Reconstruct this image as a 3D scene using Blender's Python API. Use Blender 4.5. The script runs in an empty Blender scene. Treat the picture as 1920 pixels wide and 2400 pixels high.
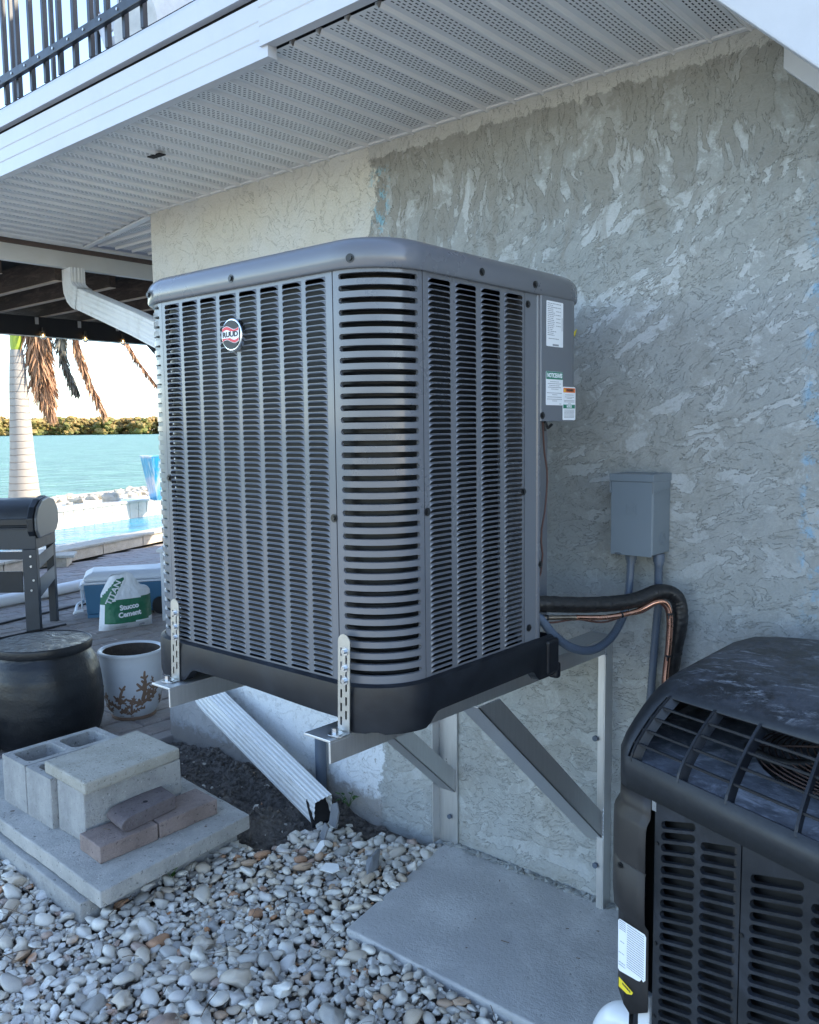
import bpy, bmesh, math, random
from math import sin, cos, pi, radians, sqrt, atan2
from mathutils import Vector, Matrix, noise
random.seed(7)
SC = bpy.context.scene
COL = SC.collection

# ------------------------------------------------------------------ camera, sky, sun, exposure
cam_d = bpy.data.cameras.new('camera'); cam = bpy.data.objects.new('camera', cam_d); COL.objects.link(cam)
SC.camera = cam
cam_d.sensor_fit = 'HORIZONTAL'; cam_d.sensor_width = 36.0; cam_d.lens = 2007/1920*36
cam_d.clip_start = 0.05; cam_d.clip_end = 20000
_y, _p, _r = radians(40.8), radians(5.55), radians(-0.66)
FW = Vector((-sin(_y)*cos(_p), cos(_y)*cos(_p), -sin(_p)))
RT = FW.cross(Vector((0, 0, 1))).normalized(); UPV = RT.cross(FW)
RR = RT*cos(_r) + UPV*sin(_r); UU = UPV*cos(_r) - RT*sin(_r)
CAM = Vector((0, -2.45, 1.562))
m = Matrix((RR, UU, -FW)).transposed().to_4x4(); m.translation = CAM
cam.matrix_world = m

SUN_EL, SUN_AZ = radians(30), radians(50)      # azimuth: degrees from +Y towards +X
world = bpy.data.worlds.new('World'); SC.world = world; world.use_nodes = True
wn = world.node_tree.nodes; wl = world.node_tree.links
bg = wn['Background']; sky = wn.new('ShaderNodeTexSky'); sky.sky_type = 'NISHITA'
sky.sun_disc = False; sky.sun_elevation = SUN_EL; sky.sun_rotation = SUN_AZ
sky.air_density = .85; sky.dust_density = .6; sky.ozone_density = .8
wl.new(sky.outputs[0], bg.inputs[0]); bg.inputs[1].default_value = 0.15
sd = bpy.data.lights.new('sun', 'SUN'); sun = bpy.data.objects.new('sun', sd); COL.objects.link(sun)
sd.energy = 2.4; sd.angle = radians(0.5); sd.color = (1, .88, .70)
sdir = Vector((sin(SUN_AZ)*cos(SUN_EL), cos(SUN_AZ)*cos(SUN_EL), sin(SUN_EL)))
sun.rotation_euler = sdir.to_track_quat('Z', 'Y').to_euler()
SC.view_settings.view_transform = 'Standard'; SC.view_settings.look = 'None'
SC.view_settings.gamma = 1; SC.view_settings.exposure = 2.22
SC.view_settings.use_curve_mapping = False
SC.cycles.max_bounces = 6; SC.cycles.diffuse_bounces = 4; SC.cycles.glossy_bounces = 3
SC.cycles.transmission_bounces = 4

# ------------------------------------------------------------------ materials
MATS = {}
def mat(name, col=(.5, .5, .5), rough=.6, metal=0, spec=.5, vary=0, vscale=8, bump=0, bscale=40, coat=0,
        dirt=None, dscale=3, damt=.0, stretch=(1, 1, 1), emis=0):
    if name in MATS: return MATS[name]
    M = bpy.data.materials.new(name); M.use_nodes = True; n = M.node_tree.nodes; l = M.node_tree.links
    b = n['Principled BSDF']
    b.inputs['Base Color'].default_value = (*col, 1); b.inputs['Roughness'].default_value = rough
    b.inputs['Metallic'].default_value = metal; b.inputs['Specular IOR Level'].default_value = spec
    b.inputs['Coat Weight'].default_value = coat; b.inputs['Coat Roughness'].default_value = .08
    if emis:
        b.inputs['Emission Color'].default_value = (*col, 1); b.inputs['Emission Strength'].default_value = emis
    tc = n.new('ShaderNodeTexCoord'); mp = n.new('ShaderNodeMapping'); l.new(tc.outputs['Object'], mp.inputs[0])
    mp.inputs['Scale'].default_value = stretch
    if vary:
        t = n.new('ShaderNodeTexNoise'); t.inputs['Scale'].default_value = vscale; t.inputs['Detail'].default_value = 8
        t.inputs['Roughness'].default_value = .65
        l.new(mp.outputs[0], t.inputs[0])
        r = n.new('ShaderNodeMapRange'); l.new(t.outputs[0], r.inputs[0])
        r.inputs[1].default_value = .25; r.inputs[2].default_value = .75
        r.inputs[3].default_value = 1-vary; r.inputs[4].default_value = 1+vary
        mx = n.new('ShaderNodeMix'); mx.data_type = 'RGBA'; mx.blend_type = 'MULTIPLY'; mx.inputs[0].default_value = 1
        mx.inputs[6].default_value = (*col, 1); l.new(r.outputs[0], mx.inputs[7])
        out = mx.outputs[2]
        r2 = n.new('ShaderNodeMapRange'); l.new(t.outputs[0], r2.inputs[0])
        r2.inputs[1].default_value = .3; r2.inputs[2].default_value = .7
        r2.inputs[3].default_value = max(0, rough-.12); r2.inputs[4].default_value = min(1, rough+.12)
        l.new(r2.outputs[0], b.inputs['Roughness'])
        if dirt:
            t2 = n.new('ShaderNodeTexNoise'); t2.inputs['Scale'].default_value = dscale; t2.inputs['Detail'].default_value = 10
            t2.inputs['Roughness'].default_value = .7; t2.inputs['Distortion'].default_value = .6
            l.new(mp.outputs[0], t2.inputs[0])
            r3 = n.new('ShaderNodeMapRange'); l.new(t2.outputs[0], r3.inputs[0]); r3.inputs[1].default_value = .5
            r3.inputs[2].default_value = .68; r3.inputs[4].default_value = damt
            m2 = n.new('ShaderNodeMix'); m2.data_type = 'RGBA'; l.new(r3.outputs[0], m2.inputs[0]); l.new(out, m2.inputs[6])
            m2.inputs[7].default_value = (*dirt, 1); out = m2.outputs[2]
        l.new(out, b.inputs['Base Color'])
    if bump:
        t = n.new('ShaderNodeTexNoise'); t.inputs['Scale'].default_value = bscale; t.inputs['Detail'].default_value = 6
        l.new(mp.outputs[0], t.inputs[0])
        bp = n.new('ShaderNodeBump'); bp.inputs['Strength'].default_value = min(1, bump); bp.inputs['Distance'].default_value = .3/bscale*max(1, bump)
        l.new(t.outputs[0], bp.inputs['Height']); l.new(bp.outputs[0], b.inputs['Normal'])
    MATS[name] = M
    return M

class NT:
    """tiny node helper"""
    def __init__(s, M): s.n = M.node_tree.nodes; s.l = M.node_tree.links
    def _in(s, node, i, v):
        if hasattr(v, 'is_output') or isinstance(v, bpy.types.NodeSocket): s.l.new(v, node.inputs[i])
        else: node.inputs[i].default_value = v
    def math(s, op, a, b=0., c=None):
        x = s.n.new('ShaderNodeMath'); x.operation = op; s._in(x, 0, a); s._in(x, 1, b)
        if c is not None: s._in(x, 2, c)
        return x.outputs[0]
    def noise(s, vec, scale, detail=6, rough=.6, dist=0):
        x = s.n.new('ShaderNodeTexNoise'); s._in(x, 0, vec); x.inputs['Scale'].default_value = scale
        x.inputs['Detail'].default_value = detail; x.inputs['Roughness'].default_value = rough; x.inputs['Distortion'].default_value = dist
        return x.outputs[0]
    def mapping(s, vec, scale=(1, 1, 1), rot=(0, 0, 0), loc=(0, 0, 0)):
        x = s.n.new('ShaderNodeMapping'); s._in(x, 0, vec); x.inputs['Scale'].default_value = scale
        x.inputs['Rotation'].default_value = rot; x.inputs['Location'].default_value = loc
        return x.outputs[0]
    def ramp(s, v, a, b, lo=0., hi=1.):
        x = s.n.new('ShaderNodeMapRange'); s._in(x, 0, v); x.inputs[1].default_value = a; x.inputs[2].default_value = b
        x.inputs[3].default_value = lo; x.inputs[4].default_value = hi; x.interpolation_type = 'SMOOTHSTEP'
        return x.outputs[0]
    def mix(s, f, a, b, mode='MIX'):
        x = s.n.new('ShaderNodeMix'); x.data_type = 'RGBA'; x.blend_type = mode; s._in(x, 0, f); s._in(x, 6, a); s._in(x, 7, b)
        return x.outputs[2]
    def xyz(s, vec):
        x = s.n.new('ShaderNodeSeparateXYZ'); s._in(x, 0, vec); return x.outputs
    def bump(s, h, strength, dist, nrm=None):
        x = s.n.new('ShaderNodeBump'); x.inputs['Strength'].default_value = strength; x.inputs['Distance'].default_value = dist
        s.l.new(h, x.inputs['Height'])
        if nrm is not None: s.l.new(nrm, x.inputs['Normal'])
        return x.outputs[0]
def newmat(name):
    M = bpy.data.materials.new(name); M.use_nodes = True; MATS[name] = M
    return M, NT(M), M.node_tree.nodes['Principled BSDF']

def stucco():
    M, t, b = newmat('stucco')
    geo = t.n.new('ShaderNodeNewGeometry'); P = geo.outputs['Position']; X, Y, Z = t.xyz(P)
    big = t.noise(P, 2.2, 4, .6)
    # warped coordinates so the trowel marks wander
    wv = t.n.new('ShaderNodeTexNoise'); t._in(wv, 0, P); wv.inputs['Scale'].default_value = 6; wv.inputs['Detail'].default_value = 5
    add = t.n.new('ShaderNodeVectorMath'); add.operation = 'MULTIPLY_ADD'; t._in(add, 0, wv.outputs[1]); add.inputs[1].default_value = (.10, .0, .10); t._in(add, 2, P)
    Q = add.outputs[0]
    n1 = t.noise(t.mapping(Q, (17, 17, 5)), 1.0, 8, .64, .35)            # vertical runs, top
    n2 = t.noise(t.mapping(t.mapping(Q, (1, 1, 1), (0, radians(33), 0)), (7.5, 17, 19)), 1.0, 8, .64, .4)  # diagonal sweeps
    n3 = t.noise(t.mapping(t.mapping(Q, (1, 1, 1), (0, radians(10), 0)), (6.5, 17, 17), (0, 0, 0), (5, 0, 3)), 1.0, 8, .64, .4)   # horizontal drags
    zz = t.math('ADD', Z, t.math('MULTIPLY', t.math('SUBTRACT', big, .5), .9))
    f12 = t.ramp(zz, 2.36, 2.12); f23 = t.ramp(zz, 1.75, 1.4)
    mxa = t.n.new('ShaderNodeMix'); t._in(mxa, 0, f12); t._in(mxa, 2, n1); t._in(mxa, 3, n2)
    mxb = t.n.new('ShaderNodeMix'); t._in(mxb, 0, f23); t._in(mxb, 2, mxa.outputs[0]); t._in(mxb, 3, n3)
    N = t.math('ADD', mxb.outputs[0], t.math('MULTIPLY', t.math('SUBTRACT', t.noise(P, 48, 5, .65, .3), .5), .085))
    plate = t.ramp(N, .493, .507)
    plate2 = t.ramp(N, .60, .612)
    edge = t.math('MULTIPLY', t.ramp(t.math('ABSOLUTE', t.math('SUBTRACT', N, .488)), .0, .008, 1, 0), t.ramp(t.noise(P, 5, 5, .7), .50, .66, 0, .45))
    fine = t.noise(P, 130, 5, .7); mid = t.noise(P, 22, 6, .7, .5); lump = t.noise(P, 9, 5, .6)
    # cement colours
    grey = t.mix(t.ramp(mid, .3, .7), (.30, .305, .285, 1), (.39, .395, .38, 1))
    grey = t.mix(t.ramp(big, .4, .62), grey, t.mix(.6, grey, (.36, .385, .39, 1)))
    light = t.mix(lump, (.50, .52, .525, 1), (.66, .69, .71, 1))
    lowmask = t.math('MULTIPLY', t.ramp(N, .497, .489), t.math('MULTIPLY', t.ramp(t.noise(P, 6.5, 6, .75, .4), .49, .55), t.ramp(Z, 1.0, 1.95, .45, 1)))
    c = t.mix(t.math('MULTIPLY', lowmask, .62), grey, light)
    c = t.mix(t.math('MULTIPLY', plate2, .12), c, (.27, .27, .24, 1))
    # brown tint under the soffit: stained cement plus shade painted into the colour
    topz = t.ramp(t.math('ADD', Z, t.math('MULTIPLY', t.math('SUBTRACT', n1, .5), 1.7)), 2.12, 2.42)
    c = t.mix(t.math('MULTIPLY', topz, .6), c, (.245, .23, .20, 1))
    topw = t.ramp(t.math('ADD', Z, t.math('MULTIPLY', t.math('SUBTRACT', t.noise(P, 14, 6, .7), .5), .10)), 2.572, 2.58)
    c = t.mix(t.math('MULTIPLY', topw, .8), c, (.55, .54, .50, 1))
    c = t.mix(t.math('MULTIPLY', edge, .35), c, (.13, .13, .115, 1))  # dark lines along relief edges: crevice dirt plus painted crease shade
    # old painted wall left of the patch
    wob = t.math('MULTIPLY', t.math('SUBTRACT', t.noise(P, 9, 7, .75), .5), .26)
    bx = t.math('ADD', X, wob)
    old = t.ramp(bx, -2.265, -2.285)
    worm = t.noise(Q, 10, 7, .6, 1.1)
    wedge = t.ramp(t.math('ABSOLUTE', t.math('SUBTRACT', worm, .5)), .0, .008, 1, 0)
    cream = t.mix(t.ramp(Z, .9, 1.9), (.66, .69, .72, 1), (.60, .575, .51, 1))
    cream = t.mix(t.ramp(big, .4, .65), cream, t.mix(.5, cream, (.62, .63, .62, 1)))
    cream = t.mix(t.math('MULTIPLY', wedge, t.ramp(t.noise(P, 6, 4, .6), .42, .62, 0, .4)), cream, (.30, .28, .25, 1))
    spots = t.math('MULTIPLY', t.ramp(t.noise(P, 30, 6, .75), .60, .63), t.ramp(X, -2.55, -2.3))
    cream = t.mix(spots, cream, (.27, .25, .215, 1))
    # raw cement plinth low at the corner
    pl = t.math('MULTIPLY', t.ramp(t.math('ADD', Z, wob), .30, .26), t.ramp(bx, -3.0, -3.35))
    plc = t.mix(mid, (.30, .305, .32, 1), (.44, .45, .47, 1))
    cream = t.mix(pl, cream, plc)
    foot = t.ramp(t.math('ADD', Z, t.math('MULTIPLY', t.math('SUBTRACT', mid, .5), .16)), .10, .05)
    cream = t.mix(t.math('MULTIPLY', foot, .7), cream, (.24, .21, .18, 1))
    c = t.mix(old, c, cream)
    # blue paint test smears
    nb = t.noise(P, 16, 6, .75)
    bl1 = t.math('MULTIPLY', t.ramp(t.math('ABSOLUTE', t.math('ADD', X, 2.245)), .07, .02), t.math('MULTIPLY', t.ramp(nb, .5, .58), t.ramp(Z, 1.9, 2.1)))
    bl1 = t.math('MULTIPLY', bl1, t.ramp(Z, 2.56, 2.5))
    bl2 = t.math('MULTIPLY', t.ramp(t.math('ABSOLUTE', t.math('ADD', X, .665)), .06, .03), t.math('MULTIPLY', t.ramp(nb, .50, .62), t.ramp(Z, .9, 1.2)))
    bl2 = t.math('MULTIPLY', bl2, t.ramp(Z, 2.3, 2.1))
    c = t.mix(t.math('MULTIPLY', bl1, .75), c, (.22, .48, .62, 1))
    rightp = t.ramp(t.math('ADD', X, t.math('MULTIPLY', wob, .5)), -.66, -.61)
    c = t.mix(t.math('MULTIPLY', rightp, .8), c, (.62, .66, .70, 1))
    c = t.mix(t.math('MULTIPLY', bl2, .6), c, (.25, .48, .70, 1))
    c = t.mix(t.ramp(fine, .3, .75, 0, .20), c, (.16, .155, .14, 1))
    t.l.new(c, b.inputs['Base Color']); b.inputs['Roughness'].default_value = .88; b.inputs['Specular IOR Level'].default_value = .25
    h = t.math('ADD', t.math('MULTIPLY', plate, .6), t.math('MULTIPLY', plate2, .5))
    hold = t.math('MULTIPLY', t.ramp(worm, .485, .515), .5)
    hm = t.n.new('ShaderNodeMix'); t._in(hm, 0, old); t._in(hm, 2, h); t._in(hm, 3, hold)
    h2 = t.math('ADD', hm.outputs[0], t.math('MULTIPLY', mid, 1.3))
    nr = t.bump(h2, .8, .0048)
    nr = t.bump(t.math('ADD', fine, t.math('MULTIPLY', t.noise(P, 55, 4, .6), 1.5)), .5, .0022, nr)
    t.l.new(nr, b.inputs['Normal'])
    return M
stucco()

def concrete(name, lo, hi, speck=(.7, .7, .7), bump=.6, tint=None):
    M, t, b = newmat(name)
    geo = t.n.new('ShaderNodeTexCoord'); P = geo.outputs['Object']
    n = t.noise(P, 7, 8, .7, .3); f = t.noise(P, 130, 4, .75); g = t.noise(P, 60, 5, .75)
    c = t.mix(t.ramp(n, .3, .7), (*lo, 1), (*hi, 1))
    c = t.mix(t.ramp(f, .62, .70), c, (*speck, 1))
    c = t.mix(t.ramp(g, .42, .33), c, (lo[0]*.5, lo[1]*.5, lo[2]*.5, 1))
    if tint:
        c = t.mix(t.ramp(t.noise(P, 2.5, 5, .6, .6), .42, .6), c, (*tint, 1))
    t.l.new(c, b.inputs['Base Color']); b.inputs['Roughness'].default_value = .9; b.inputs['Specular IOR Level'].default_value = .25
    t.l.new(t.bump(t.math('ADD', f, t.math('MULTIPLY', g, 1.5)), min(1, bump*1.5), .005), b.inputs['Normal'])
    return M
concrete('block_concrete', (.29, .29, .285), (.43, .425, .41))
concrete('cap_concrete', (.36, .34, .29), (.47, .45, .40))
concrete('slab_concrete', (.35, .345, .33), (.50, .485, .455))
concrete('pad_concrete', (.42, .415, .405), (.55, .545, .53), (.60, .60, .59), .35, (.42, .415, .41))
concrete('brick_clay', (.20, .155, .14), (.30, .24, .22), (.33, .3, .28), .4)
concrete('brick_dark', (.13, .11, .115), (.20, .17, .17), (.3, .28, .28), .5)
concrete('paver_clay', (.27, .235, .22), (.40, .355, .33), (.40, .38, .36), .5, (.33, .31, .30))
concrete('pool_stone', (.42, .36, .29), (.55, .49, .41), (.6, .55, .48), .3)

def pebble_mat(name, src):
    M, t, b = newmat(name)
    if src == 'obj':
        v = t.n.new('ShaderNodeObjectInfo').outputs['Random']
    else:
        a = t.n.new('ShaderNodeAttribute'); a.attribute_name = 'pc'; v = a.outputs['Fac']
    cr = t.n.new('ShaderNodeValToRGB'); t.l.new(v, cr.inputs[0]); e = cr.color_ramp; e.interpolation = 'CONSTANT'
    stops = [(0, (.52, .50, .46)), (.12, (.66, .64, .59)), (.24, (.43, .42, .40)), (.36, (.58, .54, .47)), (.46, (.33, .32, .30)),
             (.55, (.70, .685, .65)), (.65, (.49, .43, .35)), (.70, (.40, .33, .25)), (.78, (.53, .52, .51)), (.87, (.24, .235, .23)),
             (.905, (.42, .27, .16)), (.935, (.36, .25, .20)), (.955, (.38, .17, .06)), (.972, (.58, .57, .54))]
    while len(e.elements) < len(stops): e.elements.new(.5)
    for el, (p, c) in zip(e.elements, stops): el.position = p; el.color = (min(.8, c[0]*1.16), min(.8, c[1]*1.12), min(.8, c[2]*1.06), 1)
    P = t.n.new('ShaderNodeTexCoord').outputs['Object']
    n = t.noise(P, 60, 6, .7, .8)
    c = t.mix(t.ramp(n, .35, .7, 0, .5), cr.outputs[0], (.25, .235, .21, 1))
    c = t.mix(t.ramp(t.noise(P, 25, 4, .6), .45, .7, 0, .4), c, (.68, .67, .65, 1))
    t.l.new(c, b.inputs['Base Color']); b.inputs['Roughness'].default_value = .55
    t.l.new(t.bump(t.noise(P, 220, 4, .6), .25, .002), b.inputs['Normal'])
pebble_mat('pebble_one', 'obj'); pebble_mat('pebble_many', 'att')

def dirt_mat():
    M, t, b = newmat('dirt'); P = t.n.new('ShaderNodeNewGeometry').outputs['Position']
    n = t.noise(P, 26, 10, .75, .3); g = t.noise(P, 140, 5, .7)
    c = t.mix(t.ramp(n, .3, .7), (.09, .08, .073, 1), (.26, .235, .215, 1))
    c = t.mix(t.ramp(g, .62, .72), c, (.28, .26, .24, 1))
    t.l.new(c, b.inputs['Base Color']); b.inputs['Roughness'].default_value = .95
    t.l.new(t.bump(t.math('ADD', t.math('MULTIPLY', n, 2), g), 1, .012), b.inputs['Normal'])
dirt_mat()

def metal_mat(name, col, rough, stretch, sc=30, var=.25):
    M, t, b = newmat(name); P = t.n.new('ShaderNodeTexCoord').outputs['Object']
    n = t.noise(t.mapping(P, stretch), sc, 5, .6); k = t.noise(P, 5, 5, .6, 1)
    c = t.mix(n, (col[0]*(1-var), col[1]*(1-var), col[2]*(1-var), 1), (*col, 1))
    t.l.new(c, b.inputs['Base Color']); b.inputs['Metallic'].default_value = 1
    t.l.new(t.math('ADD', rough-.1, t.math('MULTIPLY', t.math('ADD', n, k), .14)), b.inputs['Roughness'])
metal_mat('aluminium', (.74, .75, .76), .42, (6, 6, .4))
metal_mat('galvanised', (.56, .555, .53), .36, (1, 1, 1), 60)
metal_mat('zinc', (.68, .70, .72), .25, (1, 1, 1), 60)
mat('grey_paint', (.118, .124, .138), .32, spec=.5, coat=.35, vary=.03, vscale=3)
mat('grey_paint_dull', (.135, .145, .162), .42, spec=.5, coat=.15, vary=.03, vscale=3)
mat('base_plastic', (.008, .0095, .013), .42, spec=.4, vary=.25, vscale=9, dirt=(.022, .026, .034), dscale=6, damt=.5)
mat('coil', (.007, .008, .009), .5, metal=.2, vary=.4, vscale=60, stretch=(12, 12, .6))
mat('inner_metal', (.16, .17, .18), .35, metal=.8)
mat('black', (.012, .012, .013), .5)
mat('rubber', (.010, .010, .011), .38, spec=.6, vary=.3, vscale=30, bump=.8, bscale=90)
mat('screw_black', (.01, .01, .01), .35)
mat('white_label', (.80, .82, .84), .45)
mat('print_grey', (.28, .29, .31), .6)
mat('print_black', (.03, .03, .03), .6)
mat('label_green', (.01, .19, .11), .45)
mat('label_orange', (.75, .17, .03), .45)
mat('label_yellow', (.80, .62, .03), .5)
mat('logo_red', (.62, .02, .04), .4)
mat('logo_black', (.008, .008, .010), .35, spec=.3)
mat('chrome', (.75, .77, .78), .18, metal=1)
mat('copper', (.86, .46, .33), .22, metal=1, vary=.15, vscale=20, dirt=(.35, .14, .09), dscale=12, damt=.6)
mat('copper_burnt', (.36, .30, .24), .35, metal=1, vary=.4, vscale=40)
mat('brass', (.75, .50, .16), .22, metal=1)
mat('brown_wire', (.07, .028, .02), .5)
mat('conduit', (.085, .11, .15), .42, spec=.5, vary=.15, vscale=12)
mat('box_paint', (.17, .205, .235), .42, vary=.04, vscale=4, coat=.1)
def painted_white(name, col, dc, damt, ds=2.5, rough=.42):
    mat(name, col, rough, vary=.05, vscale=3, dirt=dc, dscale=ds, damt=damt, bump=.12, bscale=60)
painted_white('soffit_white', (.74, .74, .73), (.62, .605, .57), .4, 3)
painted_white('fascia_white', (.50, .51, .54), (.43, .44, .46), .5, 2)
painted_white('gutter_white', (.62, .625, .60), (.48, .47, .43), .4, 2)
painted_white('downspout_white', (.70, .72, .73), (.40, .38, .34), .35, 9)
mat('soffit_void', (.01, .01, .012), .9)
mat('brown_trim', (.11, .078, .06), .7, vary=.3, vscale=20)
mat('rail_paint', (.013, .016, .021), .38, spec=.5, vary=.15, vscale=20)
mat('pergola_dark', (.014, .015, .019), .6, vary=.2, vscale=9)
mat('rafter_wood', (.040, .028, .024), .85, vary=.5, vscale=9, stretch=(1, 6, 6), dirt=(.15, .115, .09), dscale=5, damt=.55, bump=.6, bscale=30)
mat('rafter_edge', (.42, .34, .27), .85, vary=.3, vscale=18)
mat('roof_dark', (.02, .019, .02), .9)
mat('bulb_glass', (.9, .8, .6), .05, spec=.7)
MATS['bulb_glass'].node_tree.nodes['Principled BSDF'].inputs['Transmission Weight'].default_value = .85
mat('filament', (1, .62, .25), .5, emis=9)
mat('old_black', (.014, .016, .020), .46, spec=.38, vary=.2, vscale=10, dirt=(.04, .045, .058), dscale=7, damt=.6, bump=.2, bscale=120)
def lid_mat():
    M, t, b = newmat('old_lid'); g = t.n.new('ShaderNodeNewGeometry'); P = t.n.new('ShaderNodeTexCoord').outputs['Object']; nz = t.xyz(g.outputs['Normal'])[2]
    a = t.noise(t.mapping(P, (6, 15, 6), (0, 0, .25)), 2.4, 10, .78, .5); f = t.noise(P, 60, 5, .7); h = t.noise(P, 4, 4, .6)
    m_ = t.math('MULTIPLY', t.ramp(a, .50, .66), t.math('MULTIPLY', t.ramp(nz, .72, .97), t.ramp(h, .36, .55)))
    c = t.mix(t.math('MULTIPLY', t.ramp(f, .3, .7), .5), (.011, .013, .016, 1), (.024, .027, .033, 1))
    c = t.mix(t.math('MULTIPLY', t.ramp(t.noise(P, 9, 8, .75), .42, .62), t.math('MULTIPLY', t.ramp(nz, .72, .97), .5)), c, (.085, .095, .12, 1))
    c = t.mix(t.math('MULTIPLY', m_, .6), c, (.34, .37, .42, 1)); c = t.mix(t.math('MULTIPLY', t.ramp(f, .68, .74), t.ramp(nz, .72, .97)), c, (.45, .47, .50, 1))
    t.l.new(c, b.inputs['Base Color']); t.l.new(t.math('ADD', .38, t.math('MULTIPLY', a, .25)), b.inputs['Roughness'])
    t.l.new(t.bump(f, .25, .002), b.inputs['Normal'])
lid_mat()
mat('old_deck', (.12, .13, .15), .75, vary=.5, vscale=22, dirt=(.45, .47, .52), dscale=16, damt=.7, bump=.6, bscale=70)
mat('old_corner', (.019, .017, .017), .5, vary=.12, vscale=8)
mat('rust_wire', (.07, .04, .032), .7, vary=.4, vscale=40)
mat('pvc_white', (.78, .80, .82), .3, coat=.3)
mat('drum_metal', (.007, .008, .010), .40, metal=0, spec=.4, vary=.25, vscale=12, bump=.35, bscale=90)
mat('drum_lid', (.030, .027, .026), .36, metal=.35, vary=.3, vscale=14, bump=1, bscale=26)
mat('pot_glaze', (.52, .545, .58), .38, coat=.25, vary=.1, vscale=5)
mat('pot_clay', (.20, .125, .085), .8, vary=.3, vscale=20)
mat('soil', (.06, .045, .035), .95, vary=.4, vscale=40, bump=1, bscale=60)
mat('grill_steel', (.045, .05, .058), .42, metal=.2, vary=.15, vscale=9)
mat('grill_light', (.17, .175, .18), .4, metal=.3, vary=.2, vscale=12)
mat('cooler_blue', (.045, .14, .24), .45, vary=.05)
mat('cooler_white', (.68, .71, .75), .45, vary=.04)
mat('bag_white', (.70, .73, .76), .6, vary=.06, vscale=7, bump=.5, bscale=18)
mat('bag_green', (.012, .13, .065), .5, vary=.12, vscale=9, bump=.5, bscale=18)
mat('table_white', (.66, .68, .70), .5)
mat('planter_glaze', (.02, .24, .46), .16, coat=.8, vary=.5, vscale=5, stretch=(3, 3, .6), dirt=(.62, .60, .55), dscale=2.6, damt=.7)
mat('tile_white', (.43, .43, .41), .3, vary=.15, vscale=6)
mat('rip_rock', (.48, .43, .35), .9, vary=.3, vscale=6, bump=1, bscale=14)
mat('sand', (.50, .46, .38), .95, vary=.2, vscale=3)
mat('slate', (.20, .21, .225), .6, vary=.2, vscale=20)
mat('shell_white', (.66, .67, .66), .5, vary=.1, vscale=30)
mat('twig', (.12, .09, .065), .9)
mat('leaf_green', (.055, .12, .025), .5, vary=.3, vscale=60)
mat('far_cement', (.42, .42, .43), .9, vary=.1); mat('whitewash', (.66, .65, .62), .9, vary=.2, vscale=12, bump=.5, bscale=30)
mat('green_tab', (.30, .55, .60), .4)
def palm_trunk():
    M, t, b = newmat('palm_trunk'); P = t.n.new('ShaderNodeTexCoord').outputs['Object']; X, Y, Z = t.xyz(P)
    w = t.math('ADD', Z, t.math('MULTIPLY', t.noise(P, 5, 3, .5), .05))
    ring = t.math('PINGPONG', w, .055)
    rr = t.ramp(ring, .0, .013, 1, 0)
    c = t.mix(t.noise(P, 7, 6, .7), (.28, .25, .215, 1), (.40, .37, .33, 1))
    c = t.mix(t.math('MULTIPLY', rr, .6), c, (.20, .15, .115, 1))
    t.l.new(c, b.inputs['Base Color']); b.inputs['Roughness'].default_value = .85
    t.l.new(t.bump(t.math('SUBTRACT', 0., rr), .7, .01), b.inputs['Normal'])
palm_trunk()
mat('crownshaft', (.28, .36, .03), .4, vary=.15, vscale=6)
mat('frond_dead', (.36, .20, .11), .8, vary=.4, vscale=9)
mat('frond_grey', (.13, .12, .09), .6, vary=.4, vscale=9)
mat('frond_green', (.07, .13, .02), .45, vary=.3, vscale=9)
def mangrove_mat():
    M, t, b = newmat('mangrove_leaf')
    a = t.n.new('ShaderNodeAttribute'); a.attribute_name = 'pc'
    c = t.mix(a.outputs['Fac'], (.10, .115, .018, 1), (.33, .20, .065, 1))
    t.l.new(c, b.inputs['Base Color']); b.inputs['Roughness'].default_value = .7
mangrove_mat()
def water(name, col, sc, st, dist, rough, stretch=(1, 1, 1), foam=False, spec=.5):
    M, t, b = newmat(name); P = t.n.new('ShaderNodeNewGeometry').outputs['Position']
    V = t.mapping(P, stretch, (0, 0, radians(25)))
    n = t.noise(V, sc, 5, .6, .7); n2 = t.noise(V, sc*4.3, 4, .6, .4)
    c = t.mix(t.ramp(n, .42, .60), (*col, 1), (col[0]*2+.01, col[1]*1.6, col[2]*1.6, 1))
    if foam: c = t.mix(t.ramp(t.noise(V, sc*.9, 9, .62, .5), .69, .72, 0, .85), c, (.75, .8, .8, 1))
    t.l.new(c, b.inputs['Base Color']); b.inputs['Roughness'].default_value = rough; b.inputs['Specular IOR Level'].default_value = spec
    t.l.new(t.bump(t.math('ADD', n, t.math('MULTIPLY', n2, .25)), st, dist), b.inputs['Normal'])
water('sea', (.040, .125, .090), .8, 1, .8, .33, (1, .45, 1), True, .12)
water('pool', (.02, .17, .25), 1.6, .6, .12, .15, (1, .5, 1), False, .12)

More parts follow.
